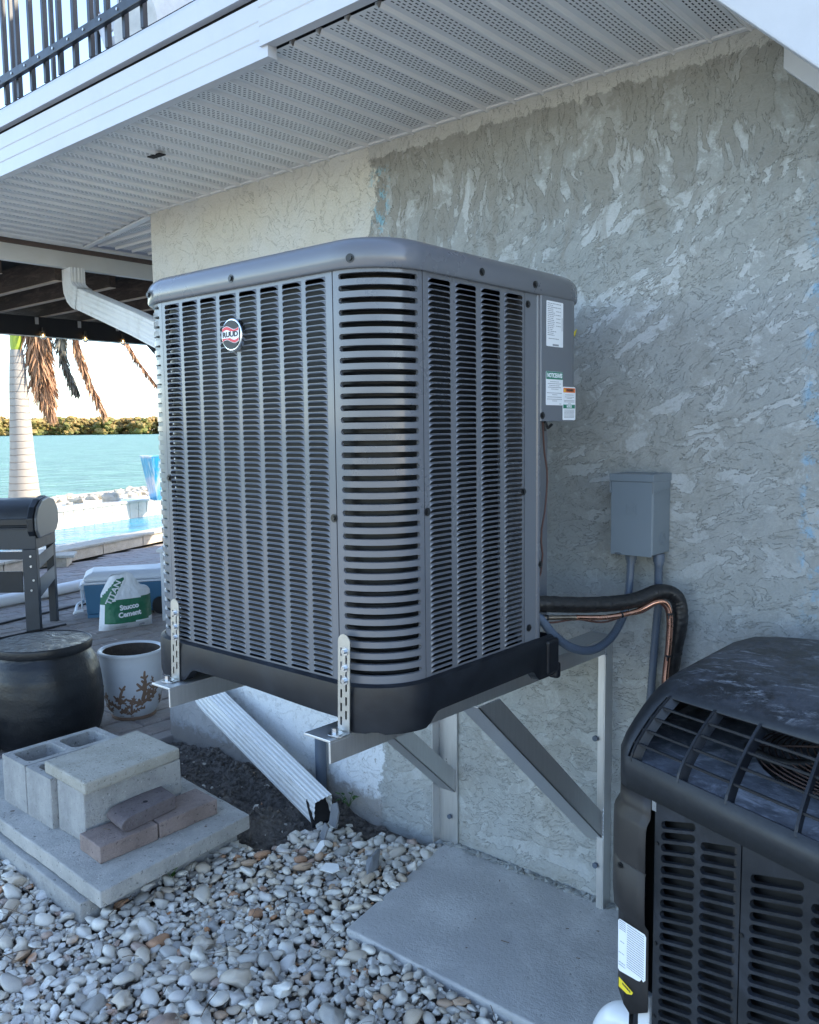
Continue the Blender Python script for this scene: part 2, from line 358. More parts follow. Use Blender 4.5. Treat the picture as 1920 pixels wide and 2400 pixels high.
# ------------------------------------------------------------------ mesh helpers
ORG = {}
class MB:
    def __init__(s): s.v = []; s.f = []; s.mi = []; s.sm = []; s.cur = 0; s.smooth = False; s.pc = []; s.ang = 42
    def add(s, vs, fs, smooth=None):
        o = len(s.v); s.v += [tuple(v) for v in vs]
        for f in fs: s.f.append(tuple(o+i for i in f)); s.mi.append(s.cur); s.sm.append(s.smooth if smooth is None else smooth)
        return s
    def box(s, a, b):
        x0, y0, z0 = [min(p, q) for p, q in zip(a, b)]; x1, y1, z1 = [max(p, q) for p, q in zip(a, b)]
        return s.add([(x0, y0, z0), (x1, y0, z0), (x1, y1, z0), (x0, y1, z0), (x0, y0, z1), (x1, y0, z1), (x1, y1, z1), (x0, y1, z1)],
                     [(3, 2, 1, 0), (4, 5, 6, 7), (0, 1, 5, 4), (1, 2, 6, 5), (2, 3, 7, 6), (3, 0, 4, 7)], False)
    def obox(s, o, ax, ay, az):
        o, ax, ay, az = Vector(o), Vector(ax), Vector(ay), Vector(az)
        vs = [o, o+ax, o+ax+ay, o+ay]; vs += [v+az for v in vs]
        fs = [(3, 2, 1, 0), (4, 5, 6, 7), (0, 1, 5, 4), (1, 2, 6, 5), (2, 3, 7, 6), (3, 0, 4, 7)]
        if ax.cross(ay).dot(az) < 0: fs = [f[::-1] for f in fs]
        return s.add(vs, fs, False)
    def prism(s, pts, d, smooth=False):
        """closed polygon (3D points) extruded by vector d"""
        n = len(pts); P = [Vector(p) for p in pts]; d = Vector(d)
        nr = Vector((0, 0, 0))
        for i in range(n): nr += P[i].cross(P[(i+1) % n])
        fl = nr.dot(d) > 0
        fs = [tuple(range(n))[::-1] if fl else tuple(range(n)), tuple(range(n, 2*n)) if fl else tuple(range(n, 2*n))[::-1]]
        for i in range(n):
            j = (i+1) % n; q = (i, j, n+j, n+i); fs.append(q if fl else q[::-1])
        s.add(P+[p+d for p in P], fs[:2], False)
        o = len(s.v)-2*n
        for q in fs[2:]: s.f.append(tuple(o+i for i in q)); s.mi.append(s.cur); s.sm.append(smooth)
        return s
    def tube(s, pts, r, n=10, cap=True, rf=None, smooth=True):
        P = [Vector(p) for p in pts]; up = Vector((0, 0, 1)); rings = []; prev = None
        for i, p in enumerate(P):
            t = (P[min(i+1, len(P)-1)]-P[max(i-1, 0)]).normalized()
            if prev is None:
                a = t.cross(up if abs(t.z) < .9 else Vector((1, 0, 0))).normalized()
            else: a = (prev - t*prev.dot(t)).normalized()
            prev = a; b = t.cross(a); rr = rf(i/(len(P)-1)) if rf else r
            rings.append([p+(a*cos(2*pi*k/n)+b*sin(2*pi*k/n))*rr for k in range(n)])
        vs = [v for R_ in rings for v in R_]; fs = []
        for i in range(len(P)-1):
            for k in range(n): fs.append((i*n+k, i*n+(k+1) % n, (i+1)*n+(k+1) % n, (i+1)*n+k))
        s.add(vs, fs, smooth)
        if cap:
            o = len(s.v)-len(vs); s.f.append(tuple(o+k for k in range(n))[::-1]); s.f.append(tuple(o+(len(P)-1)*n+k for k in range(n)))
            s.mi += [s.cur]*2; s.sm += [False]*2
        return s
    def rect_tube(s, pts, w, h, up=(0, 0, 1)):
        """rectangular section swept; w across, h along up-ish"""
        P = [Vector(p) for p in pts]; up = Vector(up); vs = []
        for i, p in enumerate(P):
            t = (P[min(i+1, len(P)-1)]-P[max(i-1, 0)]).normalized(); a = t.cross(up).normalized(); b = a.cross(t)
            vs += [p-a*w/2-b*h/2, p+a*w/2-b*h/2, p+a*w/2+b*h/2, p-a*w/2+b*h/2]
        fs = [(0, 1, 2, 3), tuple(4*(len(P)-1)+k for k in (3, 2, 1, 0))]
        for i in range(len(P)-1):
            for k in range(4): fs.append((4*i+k, 4*(i+1)+k, 4*(i+1)+(k+1) % 4, 4*i+(k+1) % 4))
        return s.add(vs, fs, False)
    def lathe(s, prof, c, n=48, smooth=True):
        vs = []; fs = []
        for r, z in prof:
            for k in range(n): a = 2*pi*k/n; vs.append((c[0]+r*cos(a), c[1]+r*sin(a), c[2]+z))
        for i in range(len(prof)-1):
            for k in range(n): fs.append((i*n+k, i*n+(k+1) % n, (i+1)*n+(k+1) % n, (i+1)*n+k))
        return s.add(vs, fs, smooth)
    def build(s, name, mats, parent=None, org=None, bevel=0, seg=2, shade=None):
        base = Vector(org) if org is not None else (ORG[parent.name] if parent else Vector((0, 0, 0)))
        me = bpy.data.meshes.new(name); me.from_pydata([tuple(Vector(v)-base) for v in s.v], [], s.f)
        if isinstance(mats, (str,)): mats = [mats]
        for k in mats: me.materials.append(MATS[k])
        for p, mi, sm in zip(me.polygons, s.mi, s.sm): p.material_index = min(mi, len(mats)-1); p.use_smooth = sm
        if s.pc:
            at = me.attributes.new('pc', 'FLOAT', 'POINT'); at.data.foreach_set('value', s.pc)
        me.update()
        if any(s.sm) and s.ang: me.set_sharp_from_angle(angle=radians(s.ang))
        o = bpy.data.objects.new(name, me); COL.objects.link(o)
        if parent: o.parent = parent; ORG[o.name] = ORG[parent.name]
        else: o.location = base; ORG[o.name] = base
        if bevel:
            bm_ = o.modifiers.new('bevel', 'BEVEL'); bm_.width = bevel; bm_.segments = seg; bm_.limit_method = 'ANGLE'; bm_.angle_limit = radians(35)
        return o
def tag(o, label=None, cat=None, group=None, kind=None):
    if label: o['label'] = label
    if cat: o['category'] = cat
    if group: o['group'] = group
    if kind: o['kind'] = kind
    return o
def thing(name, loc, label, cat, group=None):
    o = bpy.data.objects.new(name, None); COL.objects.link(o); o.location = loc; ORG[o.name] = Vector(loc); o.empty_display_size = .1
    return tag(o, label, cat, group)
def copy_part(o, parent, loc=None):
    c = o.copy(); COL.objects.link(c); c.parent = parent
    if loc is not None: c.location = loc
    ORG[c.name] = ORG[parent.name]
    return c
def text(s, size, o, right, up, M, parent, name='lettering', ext=.0004, fit=None, bold=0, weld=False):
    cu = bpy.data.curves.new(name, 'FONT'); cu.body = s; cu.size = size; cu.extrude = ext; cu.offset = bold; cu.resolution_u = 3
    cu.align_x = 'CENTER'; cu.align_y = 'CENTER'
    ob = bpy.data.objects.new(name, cu); COL.objects.link(ob)
    dg = bpy.context.evaluated_depsgraph_get(); me = bpy.data.meshes.new_from_object(ob.evaluated_get(dg))
    bpy.data.objects.remove(ob)
    right = Vector(right).normalized(); up = Vector(up).normalized(); nn = right.cross(up)
    xs = [v.co.x for v in me.vertices]; sx = fit/(max(xs)-min(xs)) if fit else 1
    base = ORG[parent.name]
    for v in me.vertices:
        v.co = Vector(o)+right*v.co.x*sx+up*v.co.y+nn*v.co.z - base
    me.materials.clear(); me.materials.append(MATS[M]); me.name = name
    r = bpy.data.objects.new(name, me); COL.objects.link(r); r.parent = parent; ORG[r.name] = base
    return r
def hexbolt(mb, c, n, r=.007, h=.006, washer=True, seg=6):
    c = Vector(c); n = Vector(n).normalized()
    if washer: mb.tube([c, c+n*.0015], r*1.7, 14)
    mb.tube([c+n*.0015, c+n*h], r, seg, smooth=False)


# ================================================================== SETTING
def L2(a, b, t): return a+(b-a)*t
# ground sheet: wide, with a bed for the gravel, reaching the shore wall
def grid_sheet(name, M, xs, ys, zf, kind='structure', smooth=True):
    mb = MB(); mb.smooth = smooth
    vs = [(x, y, zf(x, y)) for y in ys for x in xs]; nx = len(xs)
    mb.add(vs, [(j*nx+i, j*nx+i+1, (j+1)*nx+i+1, (j+1)*nx+i) for j in range(len(ys)-1) for i in range(nx-1)], smooth)
    return tag(mb.build(name, M), kind=kind)
def fr(a, b, n): return [a+(b-a)*i/n for i in range(n+1)]
def soil_z(x, y):
    z = -.055
    d = max(0, min(1, (x+3.75)/.25)) * max(0, min(1, (-2.35-x)/.25)) * max(0, min(1, (y+.62)/.3))
    z += d*(.05+.035*noise.noise(Vector((x*7, y*7, 3)))+.018*noise.noise(Vector((x*24, y*24, 9))))
    return z
soilg = grid_sheet('soil_bed', 'dirt', fr(-3.95, -1.0, 150), fr(-2.2, .0, 110), soil_z)
mb = MB()
for a, b in (((-9.0, -14), (-3.95, -2.2)), ((-3.95, -14), (30, -2.2)), ((-1.0, -2.2), (30, 0))):
    mb.add([(a[0], a[1], -.06), (b[0], a[1], -.06), (b[0], b[1], -.06), (a[0], b[1], -.06)], [(0, 1, 2, 3)])
tag(mb.build('ground', 'sand'), kind='structure')
# sandy ground beyond the pool up to the shore and far side ground
mb = MB()
mb.box((-15.2, -14, -1.2), (-9.0, -3.2, -.03)); mb.box((-3.7, 16, -1.2), (40, 45, -.03))
tag(mb.build('yard_ground', 'sand'), kind='structure')
# sea
mb = MB(); S = 6000
mb.add([(-S, -S, -.75), (-9, -S, -.75), (-9, S, -.75), (-S, S, -.75)], [(0, 1, 2, 3)])
tag(mb.build('sea', 'sea'), kind='structure')

# ---- patio of clay pavers
PX0, PX1, PY0, PY1 = -9.9, -3.84, -2.0, 9.0
patio = tag(MB().add([(PX1, -3.2, -.045), (PX1, 16, -.045), (-15, 16, -.045), (-15, -3.2, -.045)], [(0, 1, 2, 3)]).build('patio', 'dirt', org=(-6, 1, 0)), kind='structure')
pav = []
pw, pl = .152, .305
rnd = random.Random(3)
def in_view(x, y, z, mg=.04):
    v = Vector((x, y, z))-CAM; d = v.dot(FW)
    if d < .1: return False
    px = 960+2007*v.dot(RR)/d; py = 1200-2007*v.dot(UU)/d
    return -1920*mg < px < 1920*(1+mg) and -2400*mg < py < 2400*(1+mg)
i = 0; x = PX1-pw
while x > PX0-3:
    y = PY0-(i % 2)*pl/2
    while y < PY1:
        # stop at the pool wall line
        if x > -9.74-.42*(y-2.39): pav.append((x, y))
        y += pl
    x -= pw; i += 1
vis = sorted([p for p in pav if in_view(p[0]+pw/2, p[1]+pl/2, 0) and p[1]+pl/2 < 7], key=lambda p: (p[0]-CAM.x)**2+(p[1]-CAM.y)**2)
# the pavers nearest the camera that are really in sight, not those behind the wall
vis = [p for p in vis if not (p[0] > -3.9+0 or p[1] > (p[0]+3.8)*-.62+.25+.0)] [:300] if False else vis[:300]
visset = set(vis)
def paver_mesh(seed):
    r = random.Random(seed); mb = MB(); g = .0035; e = .006
    a, b, t = pw-g, pl-g, .0
    z = [r.uniform(-.002, .002) for _ in range(4)]
    lo = [(g, g), (a, g), (a, b), (g, b)]; hi = [(g+e, g+e), (a-e, g+e), (a-e, b-e), (g+e, b-e)]
    vs = [(p[0], p[1], -.05) for p in lo]+[(p[0], p[1], -.007) for p in lo]+[(p[0], p[1], z[k]) for k, p in enumerate(hi)]
    fs = [(8, 9, 10, 11)]
    for k in range(4):
        j = (k+1) % 4; fs += [(k, j, 4+j, 4+k), (4+k, 4+j, 8+j, 8+k)]
    mb.add(vs, fs, False); return mb
protos = [paver_mesh(s).build('paver', 'paver_clay', org=(0, 0, 0)) for s in range(4)]
for k, (x, y) in enumerate(vis):
    src = protos[k % 4]
    o = src if k < 4 else src.copy()
    if k >= 4: COL.objects.link(o)
    o.parent = patio; o.location = Vector((x, y, rnd.uniform(-.002, .003)))-Vector((-6, 1, 0))
    o.rotation_euler = (rnd.gauss(0, .004), rnd.gauss(0, .004), rnd.gauss(0, .006))
mb = MB()
for k, (x, y) in enumerate(pav):
    if (x, y) in visset: continue
    p = paver_mesh(k % 7); dz = rnd.uniform(-.002, .003)
    mb.add([(v[0]+x, v[1]+y, v[2]+dz) for v in p.v], [p.f[0], p.f[2], p.f[4], p.f[6], p.f[8]], False)
tag(mb.build('paver_field', 'paver_clay', patio), kind='stuff')
# border pavers along the soil
for k in range(9):
    y = -2.0+k*.42
    if y > -.1: break
    MB().obox((PX1+.004, y, -.05), (.085, .004, 0), (0, .41, 0), (0, 0, .048)).build('border_paver', 'paver_clay', patio, bevel=.006)

# ---- pool
def nx_(y): return -9.764-.4198*(y-2.39)        # outer wall line
def wx_(y): return nx_(y)-.30                    # inner edge of near coping
def fx_(y): return -12.157-.353*(y-3.637)
Y0, Y1 = -3.0, 13.0
pool = thing('swimming_pool', (-10.6, 4, 0), 'raised swimming pool with light stone coping and pale blue water beside the bay', 'pool')
MB().add([(wx_(Y0)-.0, Y0, .135), (wx_(Y1), Y1, .135), (fx_(Y1), Y1, .135), (fx_(Y0), Y0, .135)], [(0, 1, 2, 3)]).build('water', 'pool', pool)
y = Y0; k = 0
while y < 11:
    y2 = y+.78
    if k < 4 or True:
        MB().prism([(nx_(y)+.0, y+.004, 0), (nx_(y2)+.0, y2-.004, 0), (nx_(y2)-.12, y2-.004, 0), (nx_(y)-.12, y+.004, 0)], (0, 0, .13)).build('wall_stone', 'pool_stone', pool, bevel=.004)
        MB().prism([(nx_(y)+.025, y+.002, .13), (nx_(y2)+.025, y2-.002, .13), (wx_(y2), y2-.002, .13), (wx_(y), y+.002, .13)], (0, 0, .030)).build('coping_stone', 'cap_concrete', pool, bevel=.005)
    y = y2; k += 1
# far side: tiled upstand with coping
MB().prism([(fx_(Y0), Y0, -.8), (fx_(Y1), Y1, -.8), (fx_(Y1)-.25, Y1, -.8), (fx_(Y0)-.25, Y0, -.8)], (0, 0, 1.135)).build('far_wall', 'sand', pool)
y = 2.0
while y < 9.2:
    for zz in (.115, .255):
        y2 = y+.195
        MB().prism([(fx_(y)+.006, y+.002, zz), (fx_(y2)+.006, y2-.002, zz), (fx_(y2)+.001, y2-.002, zz), (fx_(y)+.001, y+.002, zz)], (0, 0, .137)).build('tile', 'tile_white', pool)
    y += .2
y = Y0
while y < 12:
    y2 = y+.8
    MB().prism([(fx_(y)+.03, y+.003, .392), (fx_(y2)+.03, y2-.003, .392), (fx_(y2)-.42, y2-.003, .392), (fx_(y)-.42, y+.003, .392)], (0, 0, .04)).build('far_coping_stone', 'tile_white', pool, bevel=.006)
    y = y2
mb = MB().prism([(wx_(Y0), Y0, -.9), (fx_(Y0), Y0, -.9), (fx_(Y1), Y1, -.9), (wx_(Y1), Y1, -.9)], (0, 0, .05)); mb.build('pool_floor', 'tile_white', pool)
# shore bank with riprap
mb = MB(); mb.prism([(fx_(Y0)-.25, Y0, -1.2), (fx_(Y1+4)-.25, Y1+4, -1.2), (fx_(Y1+4)-2.9, Y1+4, -1.2), (fx_(Y0)-2.9, Y0, -1.2)], (0, 0, 1.56))
tag(mb.build('shore_bank', 'sand'), kind='structure')
def rock(seed, sub=2, amp=.35):
    bm = bmesh.new(); bmesh.ops.create_icosphere(bm, subdivisions=sub, radius=1); off = Vector((seed*3.1, seed*1.7, seed*.9))
    for v in bm.verts:
        c = v.co.copy(); v.co = c*(1+amp*noise.noise(c*1.1+off)+amp*.35*noise.noise(c*2.6+off))
    me = [tuple(v.co) for v in bm.verts], [tuple(v.index for v in f.verts) for f in bm.faces]; bm.free(); return me
rr_ = random.Random(11); shapes = [rock(i, 2, .9) for i in range(6)]
rip = []
for k in range(150):
    y = rr_.uniform(2.2, 9.5); x = fx_(y)-.5-rr_.random()**1.3*2.2
    if -14.1 < x < -13.0 and 3.4 < y < 4.35: continue
    s_ = rr_.uniform(.05, .115)
    vs, fs = shapes[k % 6]; a = rr_.uniform(0, 6.28); ca, sa = cos(a), sin(a)
    mb = MB().add([(x+(v[0]*ca-v[1]*sa)*s_*1.3, y+(v[0]*sa+v[1]*ca)*s_, .37+v[2]*s_*.8) for v in vs], fs, False)
    rip.append(mb)
bigr = MB(); vs, fs = rock(21, 2, .9); bigr.add([(-13.0+v[0]*.14, 5.05+v[1]*.19, .44+v[2]*.14) for v in vs], fs, False)
shore = thing('riprap', (-13.2, 5, .36), 'heap of pale broken riprap rocks along the shore behind the pool', 'rocks')
for mb in rip+[bigr]: mb.build('rock', 'rip_rock', shore)
# far mangrove shore
mb = MB(); rm = random.Random(5); cols = []
def shore_pt(a, d): # angle left of +Y
    return Vector((-sin(radians(a))*d, cos(radians(a))*d-2.45, 0))
for k in range(2600):
    a = rm.uniform(47, 74); d = 900+rm.random()*80+25*sin(a*3)
    c = shore_pt(a, d); hgt = 16+3.2*noise.noise(Vector((a*2.2, 0, 0)))+2*noise.noise(Vector((a*9, 1, 0)))
    z = -.7+rm.random()**.8*hgt; R_ = rm.uniform(1.6, 4.0)
    vs, fs = shapes[k % 6]; dry = max(0, min(1, .15+.75*z/hgt*.8+rm.gauss(0, .25)+.5*noise.noise(Vector((a*3, z*.2, 4)))))
    mb.add([(c.x+v[0]*R_, c.y+v[1]*R_, max(-.75, z+v[2]*R_*.7)) for v in vs], fs, False); mb.pc += [dry]*len(vs)
for k in range(5200):    # loose foliage tufts breaking the outline
    a = rm.uniform(47, 74); d = 895+rm.random()*70+25*sin(a*3); c = shore_pt(a, d)
    hgt = 17.5+3.2*noise.noise(Vector((a*2.2, 0, 0)))+2.6*noise.noise(Vector((a*9, 1, 0)))
    z = rm.random()*hgt; s_ = rm.uniform(.5, 1.8); dry = max(0, min(1, .2+.6*z/hgt+rm.gauss(0, .3)))
    P = [(c.x+rm.uniform(-s_, s_), c.y+rm.uniform(-s_, s_), z+rm.uniform(-s_, s_)) for _ in range(3)]
    mb.add(P, [(0, 1, 2)], False); mb.pc += [dry]*3
tag(mb.build('mangrove_shore', 'mangrove_leaf'), kind='stuff')
mb = MB(); pts = [shore_pt(a, 925) for a in range(40, 84, 2)]+[shore_pt(a, 1400) for a in range(82, 38, -2)]
mb.prism([(p.x, p.y, -1.2) for p in pts], (0, 0, .8)); tag(mb.build('far_island', 'dirt'), kind='structure')

# ================================================================== HOUSE
house = thing('house', (-3.77, 0, 0), 'house wall of patchy grey stucco over old white paint under a perforated white soffit', 'house')
ZS = 2.63
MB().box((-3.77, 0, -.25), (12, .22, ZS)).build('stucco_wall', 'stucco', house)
MB().box((-3.77, .22, -.25), (-3.55, 13, ZS)).build('side_wall', 'far_cement', house)
MB().box((-3.55, 1.2, ZS+.26), (12, 12, 5.0)).build('shade_block', 'far_cement', house)  # unseen block added above, sized to shade the foreground and patio
MB().box((11.8, .22, -.25), (12, 13, ZS)).build('side_wall', 'far_cement', house)
MB().box((-4.72, -.77, ZS+.06), (12, 13, ZS+.12)).build('dark_backing', 'soffit_void', house)  # black sheet standing in for the unlit cavity above the perforations
# soffit panels: three perforated strips and three V grooves each
def soffit_mesh(length, nstrip=3, pitch=.109):
    """panel in local coords: x across 0..nstrip*pitch, y 0..length"""
    mb = MB(); gw = .0225
    for s in range(nstrip):
        x0 = s*pitch; fw = pitch-gw
        # groove: rounded bead hanging below with shadow line
        prof = [(0, 0), (.0015, .012), (.007, .014), (.0095, -.006), (.0130, -.0115), (.0175, -.0105), (gw, 0)]
        for (a, za), (b, zb) in zip(prof[:-1], prof[1:]):
            mb.add([(x0+a, 0, za), (x0+a, length, za), (x0+b, length, zb), (x0+b, 0, zb)], [(0, 1, 2, 3)], False)
        x0 += gw; nr = 5; m_ = .011; rw = (fw-2*m_)/nr; sw = .0042
        def quad(xa, xb, ya, yb): mb.add([(xa, ya, 0), (xa, yb, 0), (xb, yb, 0), (xb, ya, 0)], [(0, 1, 2, 3)], False)
        quad(x0, x0+m_, 0, length); quad(x0+fw-m_, x0+fw, 0, length)
        py = .0195; sl = .0115
        for r_ in range(nr):
            xa = x0+m_+r_*rw; quad(xa, xa+rw-sw, 0, length); xa += rw-sw; y = 0; yy = .012+(r_ % 2)*py/2
            while yy+sl < length-.008: quad(xa, xa+sw, y, yy); y = yy+sl; yy += py
            quad(xa, xa+sw, y, length)
    return mb
sp = soffit_mesh(.775)
first = None; x = -4.705; k = 0
rs = random.Random(9)
while x < 1.2:
    if first is None:
        first = sp.build('soffit_panel', 'soffit_white', house, org=None); me = first.data
        for v in me.vertices: v.co += Vector(ORG[house.name])   # keep local coordinates
        o = first
    else: o = copy_part(first, house)
    yo = -.772+rs.uniform(-.002, .006)
    if x < -3.8:        # the panels past the house corner run on to the slanting joint
        q = soffit_mesh(.96).build('soffit_panel', 'soffit_white', house); bpy.data.objects.remove(o) if o is not first else None
        for v in q.data.vertices: v.co += Vector(ORG[house.name]); v.co.y = min(v.co.y, -yo+.155-(x+v.co.x+4.73)*.161)
        if o is first: first.hide_render = False
        o2 = q; o2.location = Vector((x, yo, ZS+.0015))-ORG[house.name]
        if o is first: first.location = Vector((x+.327*40, yo, ZS))-ORG[house.name]
    else: o.location = Vector((x, yo, ZS+rs.uniform(-.0015, .0015)))-ORG[house.name]
    x += .327; k += 1
# side overhang panels run the other way
sp2 = soffit_mesh(.90); f2 = None; y = .004
while y < 5.5:
    if f2 is None:
        f2 = sp2.build('side_soffit_panel', 'soffit_white', house)
        for v in f2.data.vertices: v.co += Vector(ORG[house.name])
        o = f2
    else: o = copy_part(f2, house)
    o.rotation_euler = (0, 0, radians(90)); o.location = Vector((-3.775, y, ZS+.012))-ORG[house.name]; y += .327
# channels and battens
MB().box((-3.77, -.016, ZS-.006), (1.6, -.001, ZS+.012)).build('wall_channel', 'soffit_white', house)
MB().obox((-3.80, .010, ZS-.011), (-.93, .15, 0), (.006, .036, 0), (0, 0, .010)).build('joint_strip', 'soffit_white', house, bevel=.003)
MB().box((-4.735, -.8, ZS-.014), (-4.70, 6, ZS+.004)).build('edge_channel', 'soffit_white', house, bevel=.002)
MB().obox((-2.995, -.508, ZS-.0125), (.075, .006, 0), (.0, .028, 0), (0, 0, .004)).build('vent_gap', 'soffit_void', house)
# fascia
def fascia(x0, x1, dy, dz, name='fascia'):
    mb = MB(); yf = -.82-dy; z0 = 2.592+dz
    pr = [(yf+.032, z0+.028), (yf+.032, z0), (yf, z0), (yf, z0+.048), (yf+.0025, z0+.051), (yf, z0+.055), (yf, z0+.098), (yf+.0025, z0+.101), (yf, z0+.105), (yf, z0+.158), (yf+.022, z0+.160), (yf+.03, z0+.14)]
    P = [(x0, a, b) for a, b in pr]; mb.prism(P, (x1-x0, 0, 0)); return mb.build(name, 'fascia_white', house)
fascia(-4.76, -1.905, 0, 0); fascia(-1.93, 1.3, .009, .030)
MB().box((-4.74, -.80, 2.634), (1.3, -.775, 2.86)).build('fascia_backing', 'soffit_void', house)
mb = MB(); yf = -.832
pr = [(yf, 2.768), (yf, 2.822), (yf+.006, 2.836), (yf+.02, 2.845), (yf+.10, 2.848), (yf+.10, 2.83), (yf+.025, 2.768)]
mb.prism([(-4.76, a, b) for a, b in pr], (6.1, 0, 0)); mb.build('deck_edge_board', 'fascia_white', house)
MB().box((-4.7, -.73, 2.76), (12, 1.2, 2.835)).build('balcony_floor', 'far_cement', house)
MB().box((-4.7, 1.2, 2.76), (-3.55, 13, 2.835)).build('balcony_floor', 'far_cement', house)
# gutter board on the bay side
MB().box((-4.83, -.82, 2.508), (-4.79, 7, 2.612)).build('gutter_board', 'gutter_white', house, bevel=.003)
MB().box((-4.80, -.80, 2.60), (-4.775, 7, 2.64)).build('brown_strip', 'brown_trim', house)
MB().box((-4.84, -.83, 2.615), (-4.80, 7, 2.83)).build('end_fascia', 'fascia_white', house)

# ---- white stair stringers at the upper right
st = thing('stair_stringer', (-.6, -.6, 2.4), 'white painted stair stringer slanting down at the upper right corner under the soffit', 'stair')
A = Vector((-.737, -.62, 2.446)); d = Vector((.737, 0, -.69)).normalized(); nrm = Vector((-d.z, 0, d.x)); nrm = nrm if nrm.z > 0 else -nrm
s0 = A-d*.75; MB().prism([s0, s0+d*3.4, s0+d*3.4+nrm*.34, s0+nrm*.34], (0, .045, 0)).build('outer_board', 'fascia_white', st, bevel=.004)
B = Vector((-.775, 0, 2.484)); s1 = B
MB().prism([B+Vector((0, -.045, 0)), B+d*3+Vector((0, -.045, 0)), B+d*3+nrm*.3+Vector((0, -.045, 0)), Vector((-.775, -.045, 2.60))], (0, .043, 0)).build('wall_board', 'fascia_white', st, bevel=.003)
for k in range(7):
    p = A+d*(.35+k*.3)+nrm*.12
    MB().box((p.x-.12, -.575, p.z), (p.x+.14, -.045, p.z+.035)).build('tread', 'fascia_white', st, bevel=.004)

# ---- balcony railing (near run) and the railing behind it
def railing(y, z_r, x0, x1, pitch, zb, zt, label, w=.016, behind=False, ph=0):
    t = thing('railing', (-3.5, y, 2.85), label, 'railing')
    MB().box((x0, y-.020, z_r-.017), (x1, y-.0, z_r+.017)).build('bottom_rail', 'rail_paint', t, bevel=.002)
    MB().box((x0, y-.020, zt-.06), (x1, y-.0, zt-.025)).build('top_rail', 'rail_paint', t, bevel=.002)
    x = x0+ph; f = None
    while x < x1:
        if f is None:
            mb = MB(); yy = y if not behind else y
            mb.box((x-w/2, y+.001, zb), (x+w/2, y+.001+w, zt)); f = mb.build('picket', 'rail_paint', t, bevel=.001); fx = x
            sb = MB(); sb.tube([(x, y-.020, z_r), (x, y-.0235, z_r)], .005, 8); g = sb.build('screw', 'galvanised', t)
        else:
            c = copy_part(f, t); c.location = (x-fx, 0, 0); c = copy_part(g, t); c.location = (x-fx, 0, 0)
        x += pitch
    return t
railing(-.75, 2.992, -4.6, -2.58, .1122, 2.905, 3.95, 'near run of black picket railing bolted above the white deck edge', .018, ph=.967-.0-.001*0-.0)
railing(-.30, 3.10, -6.2, -2.9, .2055/1.0, 2.85, 3.95, 'second black picket railing seen behind the near one on the balcony', .018, ph=.05)
# things on the balcony
ch = thing('folding_chair', (-3.5, -.2, 2.85), 'white folding chair leaning behind the black balcony railing', 'chair')
a = Vector((-3.70, -.28, 3.44)); b = Vector((-3.40, -.28, 2.86))
for off in (Vector((0, 0, 0)), Vector((.16, .02, .02))):
    MB().rect_tube([a+off, b+off], .035, .02, (0, 1, 0)).build('leg', 'fascia_white', ch, bevel=.003)
for k in range(4):
    p = L2(a, b, .08+k*.13); MB().obox(p+Vector((0, .012, 0)), (.17, .02, .02), (0, .012, 0), (b-a)*.085).build('slat', 'fascia_white', ch, bevel=.002)
MB().rect_tube([(-3.62, -.24, 3.26), (-3.2, -.2, 3.12)], .03, .02).build('arm', 'fascia_white', ch)
MB().rect_tube([(-3.36, -.24, 3.36), (-3.22, -.22, 2.86)], .03, .02, (0, 1, 0)).build('leg', 'rail_paint', ch)
mb = MB(); vs, fs = rock(4, 3, .12)
vs = [(max(-.88, min(.88, v[0]*1.25)), max(-.8, min(.8, v[1]*1.2)), max(-.9, min(.9, v[2]*1.3))) for v in vs]
mb.add([(-2.90+v[0]*.16, -.5+v[1]*.13, 3.00+v[2]*.20) for v in vs], fs, True)
tag(mb.build('planter_block', 'whitewash', org=(-2.9, -.5, 2.83)), 'rough whitewashed block standing on the balcony edge by the railing', 'block')

# ---- downspout
dsp = thing('downspout', (-3.35, -.06, 0), 'white corrugated downspout running from the gutter behind the new condenser to the soil', 'downspout')
def ribbed(pts, name, w=.082, h=.062, up=(0, 0, 1), nr=4):
    """corrugated rectangular pipe: ribbed section swept along pts"""
    P = [Vector(p) for p in pts]; upv = Vector(up)
    sec = []
    def side(p0, p1, nrm):
        n = nr*4
        for i in range(n):
            t = i/n; q = (p0[0]+(p1[0]-p0[0])*t, p0[1]+(p1[1]-p0[1])*t); dd = .0028*(1 if (i % 4) in (1, 2) else 0)
            if i < 2 or i > n-3: dd = 0
            sec.append((q[0]+nrm[0]*dd, q[1]+nrm[1]*dd))
    W_, H_ = w/2, h/2
    side((-W_, -H_), (W_, -H_), (0, -1)); side((W_, -H_), (W_, H_), (1, 0)); side((W_, H_), (-W_, H_), (0, 1)); side((-W_, H_), (-W_, -H_), (-1, 0))
    vs = []; n = len(sec)
    for i, p in enumerate(P):
        t = (P[min(i+1, len(P)-1)]-P[max(i-1, 0)]).normalized(); a = t.cross(upv).normalized(); b = a.cross(t)
        vs += [p+a*x_+b*y_ for x_, y_ in sec]
    fs = [(i*n+k, i*n+(k+1) % n, (i+1)*n+(k+1) % n, (i+1)*n+k) for i in range(len(P)-1) for k in range(n)]
    mb = MB().add(vs, fs, False); return mb.build(name, 'downspout_white', dsp)
yv = (0, 1, 0)
ribbed([(-4.80, .14, 2.508), (-4.80, .14, 2.44), (-4.793, .139, 2.40), (-4.765, .135, 2.365), (-4.72, .13, 2.338), (-4.66, .12, 2.318)], 'upper_elbow', .125, .085, (.1, 1, 0))
ribbed([(-4.67, .122, 2.321), (-3.95, .02, 2.112), (-3.50, -.055, 1.975)], 'upper_run', .118, .078, (.1, 1, 0))
